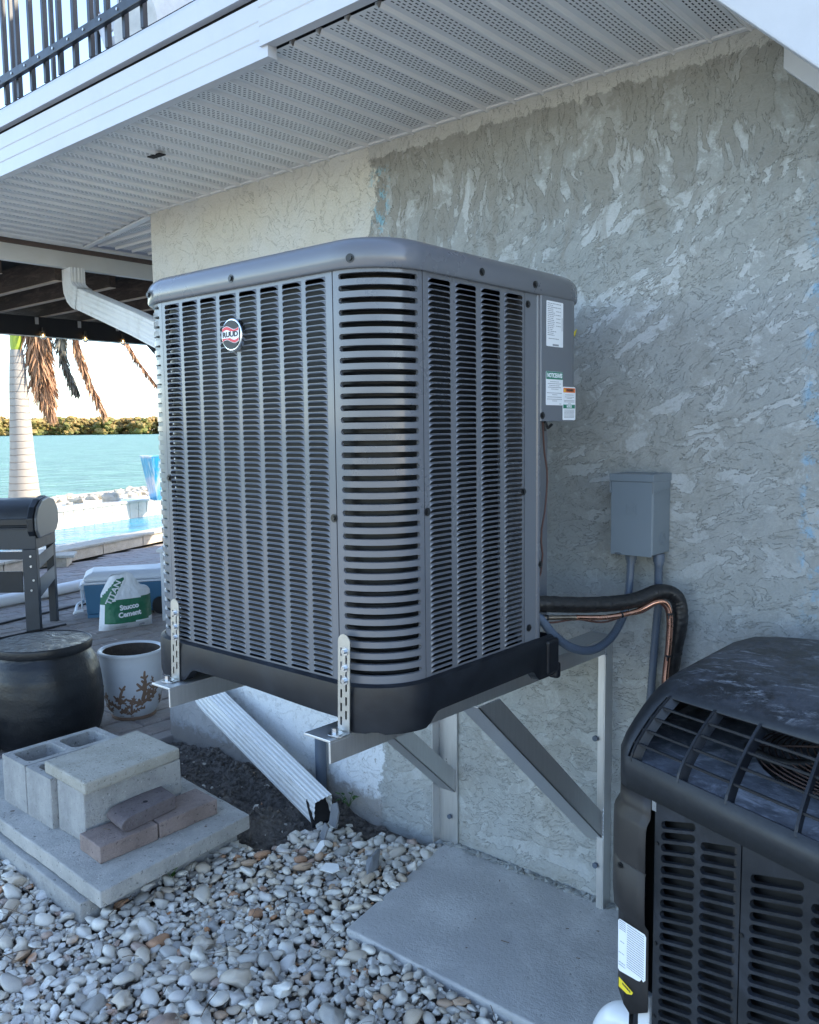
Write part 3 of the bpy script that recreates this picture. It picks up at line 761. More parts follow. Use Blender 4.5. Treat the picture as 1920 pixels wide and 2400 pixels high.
ribbed([(-3.50, -.055, 1.98), (-3.42, -.06, 1.945), (-3.39, -.06, 1.86), (-3.395, -.06, 1.4), (-3.395, -.06, .56), (-3.395, -.06, .47)], 'drop', .095, .07, yv)
ribbed([(-3.395, -.06, .52), (-3.394, -.063, .44), (-3.385, -.068, .39), (-3.362, -.078, .352), (-3.325, -.088, .328), (-3.24, -.10, .298)], 'lower_elbow', .125, .085, (0, 1, .2))
ribbed([(-3.27, -.098, .306), (-2.415, -.20, .052)], 'lower_run', .120, .080, (0, 1, .2))
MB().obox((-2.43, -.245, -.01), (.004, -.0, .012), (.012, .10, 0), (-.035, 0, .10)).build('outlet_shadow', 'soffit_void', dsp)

# ---- pergola with string lights
pg = thing('pergola', (-5.6, 1.2, 2.3), 'dark stained pergola roof over the patio beyond the house corner', 'pergola')
MB().box((-6.53, -2.2, 2.302), (-6.45, 7, 2.442)).build('beam', 'pergola_dark', pg, bevel=.004)
MB().box((-6.535, -2.2, 2.297), (-6.445, 7, 2.304)).build('beam_edge', 'rail_paint', pg)
f = None
for k in range(15):
    y = -1.30+k*.345
    if f is None:
        f = MB().box((-7.2, y-.02, 2.445), (-4.86, y+.02, 2.585)).build('rafter', 'rafter_wood', pg, bevel=.003)
        g = MB().box((-7.2, y-.021, 2.4445-.003), (-4.86, y+.021, 2.4448)).build('rafter_edge', 'rafter_edge', pg)
    else:
        c = copy_part(f, pg); c.location = (0, .345*k, 0); c = copy_part(g, pg); c.location = (0, .345*k, 0)
MB().box((-7.25, -2.3, 2.60), (-4.85, 7, 2.66)).build('roof_sheet', 'roof_dark', pg)
for yp in (2.1, 6.8, -2.1): MB().box((-6.54, yp-.06, 0), (-6.44, yp+.06, 2.30)).build('post', 'pergola_dark', pg)
MB().prism([(-6.53, 1.70, 2.302), (-6.53, 2.05, 1.95), (-6.53, 2.05, 2.03), (-6.53, 1.78, 2.302)], (.06, 0, 0)).build('brace', 'pergola_dark', pg)
blab = ['leftmost clear bulb hanging under the pergola beam, above the palm trunk side', 'middle clear bulb hanging under the pergola beam between two others', 'rightmost clear bulb under the pergola beam, nearest the house corner']
for k, y in enumerate((.752, 1.095, 1.424)):
    t = thing('light_bulb', (-6.43, y, 2.30), blab[k], 'light bulb', 'string light bulbs under the pergola beam')
    MB().lathe([(.004, .06), (.012, .058), (.013, .03), (.012, .028)], (-6.43, y, 2.302), 14).build('socket', 'black', t)
    MB().lathe([(.010, .030), (.016, .018), (.023, .002), (.022, -.014), (.013, -.026), (.001, -.029)], (-6.43, y, 2.302), 18).build('glass', 'bulb_glass', t)
    MB().lathe([(.001, .012), (.004, .008), (.005, -.002), (.003, -.008), (.0005, -.009)], (-6.43, y, 2.302), 8).build('filament', 'filament', t)
    MB().box((-6.447, y-.05, 2.385), (-6.440, y-.025, 2.435)).build('clip', 'far_cement', t)

# ---- white pipe, hoses, step block on the patio
mb = MB(); mb.smooth = True
mb.tube([(-7.72, .3, .05), (-7.76, .75, .055), (-7.80, 1.15, .062), (-7.88, 1.45, .058), (-8.0, 1.9, .055), (-8.2, 2.7, .055), (-8.4, 3.3, .055)], .055, 16)
tag(mb.build('white_pipe', 'pvc_white', org=(-7.9, 1.4, 0)), 'long white plastic pipe lying on the pavers behind the grill and cooler', 'pipe')
for nm, pts, lb in (('hose', [(-7.0, .2, .010), (-7.055, .571, .01), (-7.126, .817, .01), (-7.24, 1.275, .01), (-7.32, 1.7, .01)], 'thin black hose lying on the pavers just in front of the white pipe'),
                    ('hose', [(-6.5, -.1, .010), (-6.539, .344, .01), (-6.56, .55, .01), (-6.60, .9, .01)], 'thin black hose on the pavers between the grill legs and the drum stool')):
    tag(MB().tube(pts, .010, 8).build(nm, 'rubber', org=pts[1]), lb, 'hose')
sb = thing('stone_step', (-9.45, 2.25, 0), 'small stone step with a pale top slab against the pool wall behind the grill', 'step')
MB().prism([(-9.62, 2.30, 0), (-9.50, 2.42, 0), (-9.76, 2.62, 0), (-9.9, 2.3, 0)], (0, 0, .115)).build('block', 'pool_stone', sb, bevel=.006)
MB().prism([(-9.58, 2.24, .115), (-9.40, 2.46, .115), (-9.70, 2.66, .115), (-9.92, 2.24, .115)], (0, 0, .03)).build('top_slab', 'cap_concrete', sb, bevel=.004)

# ---- concrete pad
MB_ = MB()
pad = MB_.prism([(-1.835, -.656, -.08), (-1.0, -.650, -.08), (.9, -.64, -.08), (.9, 0, -.08), (-1.944, 0, -.08)], (0, 0, .08)).build('concrete_pad', 'pad_concrete', bevel=.008, seg=3)
tag(pad, kind='structure')
mb = MB(); rk = random.Random(2); shp = [rock(40+i, 1, .5) for i in range(3)]
for x in [(-1.93+i*.018) for i in range(46)]:
    for q in range(2):
        vs, fs = shp[rk.randrange(3)]; s_ = rk.uniform(.004, .013)
        mb.add([(x+rk.uniform(-.008, .008)+v[0]*s_*1.6, -.004-rk.random()**2*.03+v[1]*s_, .001+v[2]*s_*.8) for v in vs], fs, True)
tag(mb.build('mortar_crumbs', 'stucco'), kind='stuff')

# ================================================================== NEW CONDENSER
XB, YA, XL, YR, CR = -1.194, -1.1515, -2.098, -.288, .135
ZB, ZT = 1.006, 1.8985
ac = thing('condenser_unit', (-1.65, -.70, .90), 'new glossy grey condenser with louvred sides, mounted high on metal wall brackets', 'air conditioner')
def perim(off, step=.02, arc=12):
    """closed rounded-square path round the cabinet, counter-clockwise from the near left, list of (x,y,nx,ny)"""
    r = max(.004, CR+off) if off > -CR else .004
    x0, x1, y0, y1 = XL-off, XB+off, YA-off, YR+off; pts = []
    for cx_, cy_, a0, ex in ((x1-r, y0+r, -90, None), (x1-r, y1-r, 0, None), (x0+r, y1-r, 90, None), (x0+r, y0+r, 180, None)):
        for k in range(arc+1):
            a = radians(a0+90*k/arc); pts.append((cx_+r*cos(a), cy_+r*sin(a), cos(a), sin(a)))
    return pts
def sweep(rows, name, M, close_top=False, smooth=True):
    """rows: list of (off, z); same perimeter count"""
    mb = MB(); vs = []; n = None
    for off, z in rows:
        P = perim(off); n = len(P); vs += [(p[0], p[1], z) for p in P]
    fs = [(i*n+k, i*n+(k+1) % n, (i+1)*n+(k+1) % n, (i+1)*n+k) for i in range(len(rows)-1) for k in range(n)]
    mb.add(vs, fs, smooth)
    if close_top: mb.f.append(tuple(range((len(rows)-1)*n, len(rows)*n))); mb.mi.append(0); mb.sm.append(False)
    return mb.build(name, M, ac)
capr = .040
rows = [(-.006, ZT-.004), (.010, ZT-.002), (.013, ZT+.002), (.013, ZT+.027)]
for k in range(1, 9):
    a = radians(90*k/8); rows.append((.013-capr*1.3*(1-cos(a)), ZT+.027+capr*sin(a)))
rows += [(-.075, ZT+.069), (-.12, ZT+.066)]
top = sweep(rows, 'top_cap', 'grey_paint', True)
# louvre panels
PH = (ZT-.010-(ZB+.008))/70.0
def louver_hood(L, dirv, outv, h=PH*.90, name='louver'):
    mb = MB(); mb.smooth = True; D_, O_ = Vector(dirv), Vector(outv)
    us = [0, .002, .0045, .008, .013, .02]; us = us+[L/2]+[L-u for u in us[::-1]]
    vs = []
    for u in us:
        e = min(u, L-u); q = sqrt(max(0, 1-(1-min(1, e/.013))**2)); zl = h*(.73*q+.02); w = .0050*q
        for t in (0, .35, .7, 1):
            z = zl+(h-zl)*t; ww = w*(1-t**1.7)+.0002
            vs.append(D_*u+O_*ww+Vector((0, 0, z)))
        # turned-in thickness of the lip
        vs.append(D_*u+O_*max(.0001, w-.0012)+Vector((0, 0, zl+.0004)))
    fs = []
    for i in range(len(us)-1):
        a, b = i*5, (i+1)*5
        for k in range(3): fs.append((a+k, b+k, b+k+1, a+k+1))
        fs.append((a+4, b+4, b, a))
    mb.add(vs, fs, True); return mb
def louver_panel(org, dirv, outv, width, cols, cw, c0, pitch, nind, name='louver_panel'):
    O = Vector(org); D_, O_ = Vector(dirv), Vector(outv); mb = MB(); h = PH*.90
    def q(u0, u1, z0, z1): mb.add([O+D_*u0+Vector((0, 0, z0)), O+D_*u1+Vector((0, 0, z0)), O+D_*u1+Vector((0, 0, z1)), O+D_*u0+Vector((0, 0, z1))], [(0, 1, 2, 3)], False)
    zt = ZT-ZB; z0 = .008; nrow = 70; ztop = z0+nrow*PH
    e = [0]+[v for c in range(cols) for v in (c0+c*pitch, c0+c*pitch+cw)]+[width]
    for i in range(0, len(e), 2): q(e[i], e[i+1], 0, zt)
    for c in range(cols):
        a, b = e[1+2*c], e[2+2*c]
        q(a, b, 0, z0); q(a, b, ztop, zt)
        for r_ in range(nrow): q(a, b, z0+r_*PH+h, z0+(r_+1)*PH)
    # folded edges
    for u in (0, width):
        mb.add([O+D_*u, O+D_*u+Vector((0, 0, zt)), O+D_*u-O_*.02+Vector((0, 0, zt)), O+D_*u-O_*.02], [(0, 1, 2, 3)], False)
    p = mb.build(name, 'grey_paint', ac)
    proto = None; hood = louver_hood(cw, D_, O_)
    rest = MB(); rest.smooth = True; order = nind
    for c in range(cols):
        for r_ in range(nrow):
            loc = O+D_*(c0+c*pitch)+Vector((0, 0, z0+r_*PH))
            if c in order:
                if proto is None:
                    proto = hood.build('louver', 'grey_paint', p); 
                    for v in proto.data.vertices: v.co += ORG[ac.name]
                    o = proto
                else: o = copy_part(proto, p)
                o.location = loc-ORG[ac.name]
            else: rest.add([v+loc for v in map(Vector, hood.v)], hood.f, True)
    if rest.v: tag(rest.build('louver_field', 'grey_paint', p), kind='stuff')
    return p
louver_panel((-1.963, YA, ZB), (1, 0, 0), (0, -1, 0), .632, 8, .062, .0145, .0765, {4, 5, 6, 7})
louver_panel((XB, -1.0150, ZB), (0, 1, 0), (1, 0, 0), .395, 4, .077, .0165, .0965, set())
# slotted corner posts
def slot_sheet(mapf, S, Z0, Z1, slots, bot=None, depth=.007, mb=None, lip=.0012, topf=None):
    """sheet in (s,z) with horizontal slots (a, b, zc, hh, slope); mapf(s, z, out) -> point"""
    mb = mb or MB(); mb.smooth = True
    for a, b, zc, hh, sl, zlo, zhi in slots:
        us = [0, .0006, .0015, .003, .005]; us = [u*hh/.005 for u in us]; m_ = [a+us[-1]+(b-a-2*us[-1])*k/8 for k in range(1, 8)]
        ss = [a+u for u in us]+m_+[b-u for u in us[::-1]]
        def half(s_):
            e = min(s_-a, b-s_); return hh*sqrt(max(0, 1-(1-min(1, e/hh))**2))
        up, dn, lo, hi, ui, di = [], [], [], [], [], []
        for s_ in ss:
            z = zc+sl*(s_-a); g = half(s_)
            up.append(mapf(s_, z+g, 0)); dn.append(mapf(s_, z-g, 0)); lo.append(mapf(s_, zlo(s_), 0)); hi.append(mapf(s_, zhi(s_), 0))
            ui.append(mapf(s_, z+g*.86, -depth)); di.append(mapf(s_, z-g*.86, -depth))
        n = len(ss)
        mb.add(lo+dn+up+hi, [(k, k+1, n+k+1, n+k) for k in range(n-1)]+[(2*n+k, 2*n+k+1, 3*n+k+1, 3*n+k) for k in range(n-1)], True)
        mb.add(dn+up+ui+di, [f for k in range(n-1) for f in ((k, k+1, 3*n+k+1, 3*n+k), (2*n+k, 2*n+k+1, n+k+1, n+k))], True)
    return mb
def corner(cx_, cy_, a0, name, M='grey_paint', slots=True, z0=ZB, z1=ZT):
    def mp(s_, z, out):
        a = radians(a0)+s_/CR; return Vector((cx_+(CR+out)*cos(a), cy_+(CR+out)*sin(a), z))
    S = CR*pi/2; mb = MB(); mb.smooth = True
    def strip(sa, sb, za, zb, n):
        ss = fr(sa, sb, n); vs = [mp(s_, za, 0) for s_ in ss]+[mp(s_, zb, 0) for s_ in ss]
        mb.add(vs, [(k, k+1, n+1+k+1, n+1+k) for k in range(n)], True)
    if slots:
        P2 = PH*2; a, b = .016, S-.014; zs0 = z0+.004
        strip(.001, a, z0, z1, 2); strip(b, S-.001, z0, z1, 2)
        sl = []
        for k in range(35):
            zc = zs0+.010+(k+.5)*P2
            sl.append((a, b, zc, .0061, 0, (lambda s_, v=zc-P2/2: v), (lambda s_, v=zc+P2/2: v)))
        slot_sheet(mp, S, z0, z1, sl, mb=mb)
        strip(a, b, z0, sl[0][5](0), 12); strip(a, b, sl[-1][6](0), z1, 12)
    else: strip(0, S, z0, z1, 10)
    # folded edges for a dark seam
    for s_ in (.001, S-.001):
        mb.add([mp(s_, z0, 0), mp(s_, z1, 0), mp(s_, z1, -.02), mp(s_, z0, -.02)], [(0, 1, 2, 3)], False)
    return mb.build(name, M, ac)
corner(XB-CR, YA+CR, -90, 'corner_post'); corner(XL+CR, YA+CR, 180, 'corner_post')
corner(XL+CR, YR-CR, 90, 'rear_corner_post', slots=False)
# side and rear sheets (out of sight), service side
MB().box((XL, YA+CR, ZB), (XL+.002, YR-CR, ZT)).box((XL+CR, YR-.002, ZB), (XB-CR-.1, YR, ZT)).build('rear_sheet', 'grey_paint_dull', ac)
mb = MB()
mb.add([(XB, -.6185, ZB), (XB, -.5655, ZB), (XB, -.5655, ZT), (XB, -.6185, ZT)], [(0, 1, 2, 3)], False)
mb.build('service_panel', 'grey_paint_dull', ac)
mb = MB(); mb.smooth = True       # vertical rounded edge of the recess
for (r_, cx_, cy_) in ((.0125, XB-.0095, -.5535),):
    n = 10; vs = []
    for k in range(n+1):
        a = radians(-95+190*k/n); vs += [(cx_+r_*cos(a), cy_+r_*sin(a), ZB-.02), (cx_+r_*cos(a), cy_+r_*sin(a), ZT)]
    mb.add(vs, [(2*k, 2*k+2, 2*k+3, 2*k+1) for k in range(n)], True)
mb.build('edge_bead', 'grey_paint', ac)
MB().box((XB-.14, -.541, ZB), (XB-.006, -.538, ZT)).box((XB-.14, -.538, ZB), (XB-.137, YR, ZT)).build('recess_sheet', 'grey_paint_dull', ac)
# wrap-round control cover
mb = MB(); xo = XB+.008; z0, z1 = 1.578, ZT-.001; y0 = -.5565; r_ = .07
path = [(xo-.02, y0), (xo-.003, y0), (xo, y0+.003)]+[(xo, y0+.003+(YR-.055-r_-y0)*k/5) for k in range(1, 6)]
yc = path[-1][1]; path += [(xo-r_+r_*cos(radians(90*k/8)), yc+r_*sin(radians(90*k/8))) for k in range(1, 9)]+[(xo-.16, yc+r_)]
n = len(path); mb.add([(p[0], p[1], z0) for p in path]+[(p[0], p[1], z1) for p in path], [(k, k+1, n+k+1, n+k) for k in range(n-1)], False)
for i_, f in enumerate(mb.f): mb.sm[i_] = i_ > 1
mb.f.append(tuple(range(n))); mb.mi.append(0); mb.sm.append(False)
mb.build('control_cover', 'grey_paint_dull', ac)
# coil and inner frame
mb = MB(); P = perim(-.042); n = len(P)
P = [(min(p[0], XB-.16) if p[1] > -.56 else p[0], p[1]) for p in P]
mb.add([(p[0], p[1], ZB-.03) for p in P]+[(p[0], p[1], ZT-.01) for p in P], [(k, (k+1) % n, n+(k+1) % n, n+k) for k in range(n)], True)
mb.build('coil', 'coil', ac)
mb = MB()
for k in range(34):
    z = ZB+.02+k*.0262; P = [p for p in perim(-.030) if not (p[1] > -.58 and p[0] > -1.9)]; mb.tube([(p[0], p[1], z) for p in P], .0042, 5, cap=False)
tag(mb.build('coil_tubes', 'coil', ac), kind='stuff')
MB().box((XB-.04, -.67, ZB), (XB-.028, -.655, ZT)).build('inner_bracket', 'inner_metal', ac)
MB().box((XL+.06, YA+.028, ZB), (XL+.08, YA+.038, ZT)).build('inner_bracket', 'inner_metal', ac)
# base pan with feet at the corners and raised arches between
def sstep(a, b, x): t = max(0, min(1, (x-a)/(b-a))); return t*t*(3-2*t)
def panbot(x, y, nx, ny):
    if ny < -.7 and abs(nx) < .3 or (y < YA+.02):           # front side
        up = sstep(-1.915, -1.86, x)*(1-sstep(-1.33, -1.29, x)); return .902+.038*up-.010*sstep(-1.7, -1.35, x)*up
    if nx > .7 and y < -.3:
        up = sstep(-1.035, -.985, y)*(1-sstep(-.60, -.565, y)); return .900+.030*up
    return .905
pts = []
def dense(off, step=.012):
    P = perim(off, arc=16); out = []
    for i in range(len(P)):
        a, b = P[i], P[(i+1) % len(P)]; d_ = sqrt((a[0]-b[0])**2+(a[1]-b[1])**2); n_ = max(1, int(d_/step))
        for k in range(n_):
            t = k/n_; out.append(tuple(a[j]+(b[j]-a[j])*t for j in range(4)))
    return out
base_rows = [(-.012, None, -.0), (.013, None, 0), (.0155, None, .012), (.0155, .985, 0), (.013, 1.004, 0), (.002, 1.0095, 0)]
P0_ = [((XB-.16, p[1], 0, 0) if p[1] > -.485 and p[0] > XB-.16 else p) for p in dense(.0)]; n = len(P0_); vs = []
for off, z, dz in base_rows:
    for p in P0_: vs.append((p[0]+p[2]*off, p[1]+p[3]*off, (panbot(*p)+dz) if z is None else z))
mb = MB().add(vs, [(i*n+k, i*n+(k+1) % n, (i+1)*n+(k+1) % n, (i+1)*n+k) for i in range(len(base_rows)-1) for k in range(n)], True)
mb.add([(XL+.05, YA+.05, .965), (XB-.05, YA+.05, .965), (XB-.05, YR-.05, .965), (XL+.05, YR-.05, .965)], [(0, 1, 2, 3)], False)
mb.build('base_pan', 'base_plastic', ac)
MB().obox((XB-.012, -.535, .905), (.034, 0, 0), (0, .055, 0), (0, 0, .095)).obox((XB-.012, -.488, .885), (.032, 0, 0), (0, .022, 0), (0, 0, .045)).build('base_lug', 'base_plastic', ac, bevel=.008, seg=3)
# screws
def screw(c, n, r=.0055):
    hexbolt(mbs := MB(), c, n, r, .005, seg=8); mbs.build('screw', 'screw_black', ac)
for c, n_ in (((-1.655, YA-.013, 1.918), (0, -1, 0)), ((-2.0, YA-.013, 1.918), (0, -1, 0)), ((XB-CR+.148*cos(radians(-68)), YA+CR+.148*sin(radians(-68)), 1.915), (.37, -.93, 0)),
              ((XB+.013, -.818, 1.918), (1, 0, 0)), ((XB+.013, -.593, 1.916), (1, 0, 0)), ((XB, -.606, 1.868), (1, 0, 0)),
              ((-1.957, YA-.001, 1.44), (0, -1, 0)), ((-1.337, YA-.001, 1.37), (0, -1, 0)), ((XB+.001, -1.008, 1.38), (1, 0, 0)), ((XB+.001, -.626, 1.40), (1, 0, 0)),
              ((XB+.001, -.600, 1.045), (1, 0, 0)), ((XB+.002, -.548, 1.205), (1, 0, 0)), ((XB+.008, -.549, 1.592), (1, 0, 0))):
    screw(c, n_)
# badge
bc = Vector((-1.657, YA-.016, 1.788)); bw, bh = .0385, .0385
def ell(c, rx, rz, dy, th, n=40):
    return [(c[0]+rx*cos(2*pi*k/n), c[1]+dy, c[2]+rz*sin(2*pi*k/n)) for k in range(n)], (0, -th, 0)
bd = thing('x', (0, 0, 0), None, None); bpy.data.objects.remove(bd)
p_, d_ = ell(bc, bw, bh, .016, .016); badge = MB().prism(p_, d_).build('badge', 'chrome', ac, bevel=.003, seg=3)
p_, d_ = ell(bc, bw-.0045, bh-.0045, .001, .0025); MB().prism(p_, d_).build('badge_face', 'logo_black', badge)
def wave(z0, z1, ph0, ph1, dy, th, M, x0=-.0335, x1=.0335, amp=.0042):
    n = 18; xs = fr(x0, x1, n)
    up = [(bc.x+x, bc.y+dy, bc.z+z1+amp*sin((x-x0)/(x1-x0)*2*pi+ph1)) for x in xs]
    dn = [(bc.x+x, bc.y+dy, bc.z+z0+amp*sin((x-x0)/(x1-x0)*2*pi+ph0)) for x in xs]
    mb = MB()
    for k in range(n): mb.prism([dn[k], dn[k+1], up[k+1], up[k]], (0, -th, 0))
    return mb.build('badge_stripe', M, badge)
wave(-.0160, .0160, 0, 0, -.0014, .0008, 'white_label', -.031, .031)
wave(.0075, .0150, 0, 0, -.0022, .0006, 'logo_red', -.0300, .030)
wave(-.0150, -.0085, 0, 0, -.0022, .0006, 'logo_red', -.0300, .030)
MB().box((bc.x-.0325, bc.y-.0024, bc.z-.0078), (bc.x+.0325, bc.y-.0029, bc.z+.0072)).build('badge_stripe', 'white_label', badge)
text('RUUD', .0165, bc+Vector((0, -.0031, 0)), (1, 0, 0), (0, 0, 1), 'logo_black', badge, fit=.058, bold=.0007)
# labels on the control cover (facing +x)
def label(o, w, h, right, up, nrm, parent, M='white_label', name='label', th=.0006, org=None):
    o, right, up, nrm = map(Vector, (o, right, up, nrm)); c = .002
    pts = [o+right*a+up*b for a, b in ((c, 0), (w-c, 0), (w, c), (w, h-c), (w-c, h), (c, h), (0, h-c), (0, c))]
    return MB().prism(pts, nrm*th).build(name, M, parent)
def printing(o, right, up, nrm, rows, parent, M='print_grey', name='small_print', seed=1, hh=.0018):
    """rows: (x0, x1, y, dense) thin broken strokes standing for print too small to read"""
    r = random.Random(seed); mb = MB(); o, right, up, nrm = map(Vector, (o, right, up, nrm))
    for x0, x1, y, gap in rows:
        x = x0
        while x < x1:
            w = min(r.uniform(.0025, .008), x1-x)
            mb.obox(o+right*x+up*y+nrm*.0007, right*w, up*hh, nrm*.0002); x += w+gap*r.uniform(.6, 1.6)
    return tag(mb.build(name, M, parent), kind='stuff')
yR, zU, xN = Vector((0, 1, 0)), Vector((0, 0, 1)), Vector((1, 0, 0)); xf = xo+.0003
l1 = label((xf, -.532, 1.770), .082, .115, yR, zU, xN, ac)
rw = [(.005, .036+random.Random(k).uniform(-.008, .012), .108-k*.0047, .0016) for k in range(18)]+[(.047, .070, .108-k*.0093, .002) for k in range(7)]+[(.010, .06, .019, .001)]
printing((xf, -.532, 1.770), yR, zU, xN, rw, l1, seed=4)
MB().box((xf+.0007, -.502, 1.772), (xf+.0009, -.472, 1.7765)).box((xf+.0007, -.4565, 1.812), (xf+.0009, -.4545, 1.846)).build('barcode', 'print_grey', l1)
l2 = label((xf, -.533, 1.619), .083, .087, yR, zU, xN, ac)
MB().box((xf+.0006, -.532, 1.686), (xf+.0010, -.451, 1.7055)).build('heading', 'label_green', l2)
text('NOTICE/AVIS', .016, (xf+.0012, -.4915, 1.6955), yR, zU, 'white_label', l2, ext=.0002, fit=.074, bold=.0006)
printing((xf, -.533, 1.619), yR, zU, xN, [(.02, .062, .060, .001), (.008, .074, .055, .0007), (.016, .066, .050, .001), (.008, .074, .0455, .0007), (.025, .06, .041, .001),
        (.004, .079, .031, .0005), (.03, .055, .0265, .001), (.006, .077, .0205, .0002), (.004, .079, .015, .0005), (.03, .055, .0105, .001), (.066, .076, .003, .001)], l2, seed=6, hh=.0014)
l3 = label((xf+.0004, -.450, 1.5805), .066, .088, yR, zU, xN, ac)
MB().box((xf+.0010, -.4475, 1.6535), (xf+.0014, -.3865, 1.6655)).build('heading', 'label_orange', l3)
MB().prism([(xf+.0015, -.4455, 1.6555), (xf+.0015, -.4375, 1.6555), (xf+.0015, -.4415, 1.664)], (.0002, 0, 0)).build('warning_triangle', 'label_yellow', l3)
text('WARNING', .010, (xf+.0015, -.414, 1.6595), yR, zU, 'print_black', l3, ext=.0002, fit=.038, bold=.0004)
MB().box((xf+.0010, -.4475, 1.6115), (xf+.0014, -.3875, 1.6215)).build('heading', 'label_green', l3)
text('NOTICE', .009, (xf+.0015, -.4175, 1.6165), yR, zU, 'white_label', l3, ext=.0002, fit=.026, bold=.0004)
printing((xf+.0004, -.450, 1.5805), yR, zU, xN, [(.012, .056, .066, .0006), (.010, .058, .0605, .0008), (.02, .048, .057, .0008), (.006, .060, .051, .0004), (.006, .060, .0475, .0004), (.028, .04, .0435, .001)]
         +[(.007, .059, .026-k*.0033, .0006) for k in range(7)], l3, seed=8, hh=.0013)
# small wire and its clip under the cover
tag(MB().tube([(-1.2, -.525, 1.577), (-1.2, -.520, 1.53), (-1.2, -.516, 1.497), (-1.2, -.503, 1.45), (-1.2, -.501, 1.42), (-1.2, -.506, 1.38), (-1.2, -.513, 1.34), (-1.2, -.528, 1.295), (-1.2, -.530, 1.26), (-1.2, -.523, 1.227), (-1.2, -.531, 1.18), (-1.2, -.545, 1.16)], .0024, 8).build('thin_wire', 'brown_wire', ac), None)
mb = MB(); mb.tube([(-1.2, -.515, 1.577), (-1.199, -.50, 1.560), (-1.197, -.485, 1.569)], .004, 6); mb.tube([(-1.2, -.515, 1.573), (-1.20, -.512, 1.552)], .003, 6); mb.build('wire_clip', 'rubber', ac)

# ================================================================== WALL BRACKETS
def bracket(xa, label_, full):
    t = thing('wall_bracket', (xa, -.6, .9), label_, 'bracket', 'pair of metal brackets carrying the new condenser')
    xr = xa; za = .9; w = .082; th = .006
    # arm: angle section, flange on top, web on the right; it runs very slightly askew
    hw = .052; tip = Vector((xr-(.030 if full else 0), -1.222, za)); wal = Vector((xr, 0, za)); ln = wal-tip; z_ = Vector((0, 0, 1)); wx = Vector((1, 0, 0))
    MB().obox(tip-z_*th, ln, -wx*w, z_*th).obox(tip-z_*hw, ln, -wx*.005, z_*(hw-th)).build('arm', 'aluminium', t, bevel=.0012)
    if full:
        MB().box((xr-.004, -.050, .0), (xr+.0, -.002, za-.001)).box((xr-.0255, -.0505, .0), (xr-.004, -.0455, za-hw-.001)).build('post', 'aluminium', t, bevel=.001)
    else:
        MB().box((xr-.082, -.010, .0), (xr+.002, -.002, za-hw-.001)).box((xr-.086, -.05, .0), (xr-.082, -.002, za-hw-.001)).build('post', 'aluminium', t, bevel=.001)
    # brace: angle section from under the arm to the post foot
    a = Vector((xr, -.72, za-.053)); b = Vector((xr, -.03, .222)); dd = (b-a).normalized(); nn = Vector((0, dd.z, -dd.y)); nn = nn if nn.z > 0 else -nn
    x1 = xr-.007 if full else xr-.007
    
    zc = za-.054
    def clipz(p, q):  # intersection with the underside of the arm
        t_ = (zc-p.z)/(q.z-p.z); return p+(q-p)*t_
    lo0, lo1 = a-dd*.2, b; hi0, hi1 = a+nn*.066-dd*.2, b+nn*.066
    A0, A1 = clipz(lo0, lo1), clipz(hi0, hi1)
    ym = -.012
    def clipy(p, q): t_ = (ym-p.y)/(q.y-p.y); return p+(q-p)*t_
    B0, B1 = clipy(lo0, lo1), clipy(hi0, hi1)
    mb = MB(); sh = Vector((x1-xr, 0, 0))
    mb.prism([A0+sh, B0+sh, B1+sh, A1+sh], (-.005, 0, 0))
    mb.prism([A0+sh, B0+sh, B0+sh+nn*.005, A0+sh+nn*.005], (-.075, 0, 0))
    mb.build('brace', 'aluminium', t, bevel=.001)
    mb = MB(); r = random.Random(4)
    if full:
        for k in range(7): mb.tube([(xr+.000, -.052, za-.006-k*.0075), (xr+.002, -.050, za-.009-k*.0075)], r.uniform(.003, .0045), 6)
        for k in range(10): mb.tube([(xr-.002, -.052, .34-k*.011), (xr-.0, -.053, .335-k*.011)], r.uniform(.002, .0035), 6)
        pass
    else:
        for k in range(4): mb.tube([(xr-.022, -.045, .345-k*.012), (xr-.02, -.043, .341-k*.012)], r.uniform(.003, .0045), 6)
    if mb.v: tag(mb.build('weld_bead', 'zinc', t), kind='stuff')
    for c, n_ in ((((xr-.030, -.0505, .569), (0, -1, 0)), ((xr-.026, -.0505, .145), (0, -1, 0))) if full else (((xr-.03, -.011, .108), (0, -1, 0)), ((xr-.05, -.011, .62), (0, -1, 0)))):
        hexbolt(b_ := MB(), c, n_, .009, .010, False, 10); b_.build('anchor_bolt', 'conduit', t)
    return t
bracket(-1.262, 'metal angle bracket under the new condenser whose brace ends beside the old black unit', True)
bracket(-1.889, 'metal angle bracket under the new condenser with its arm tip beside the coral pot', False)
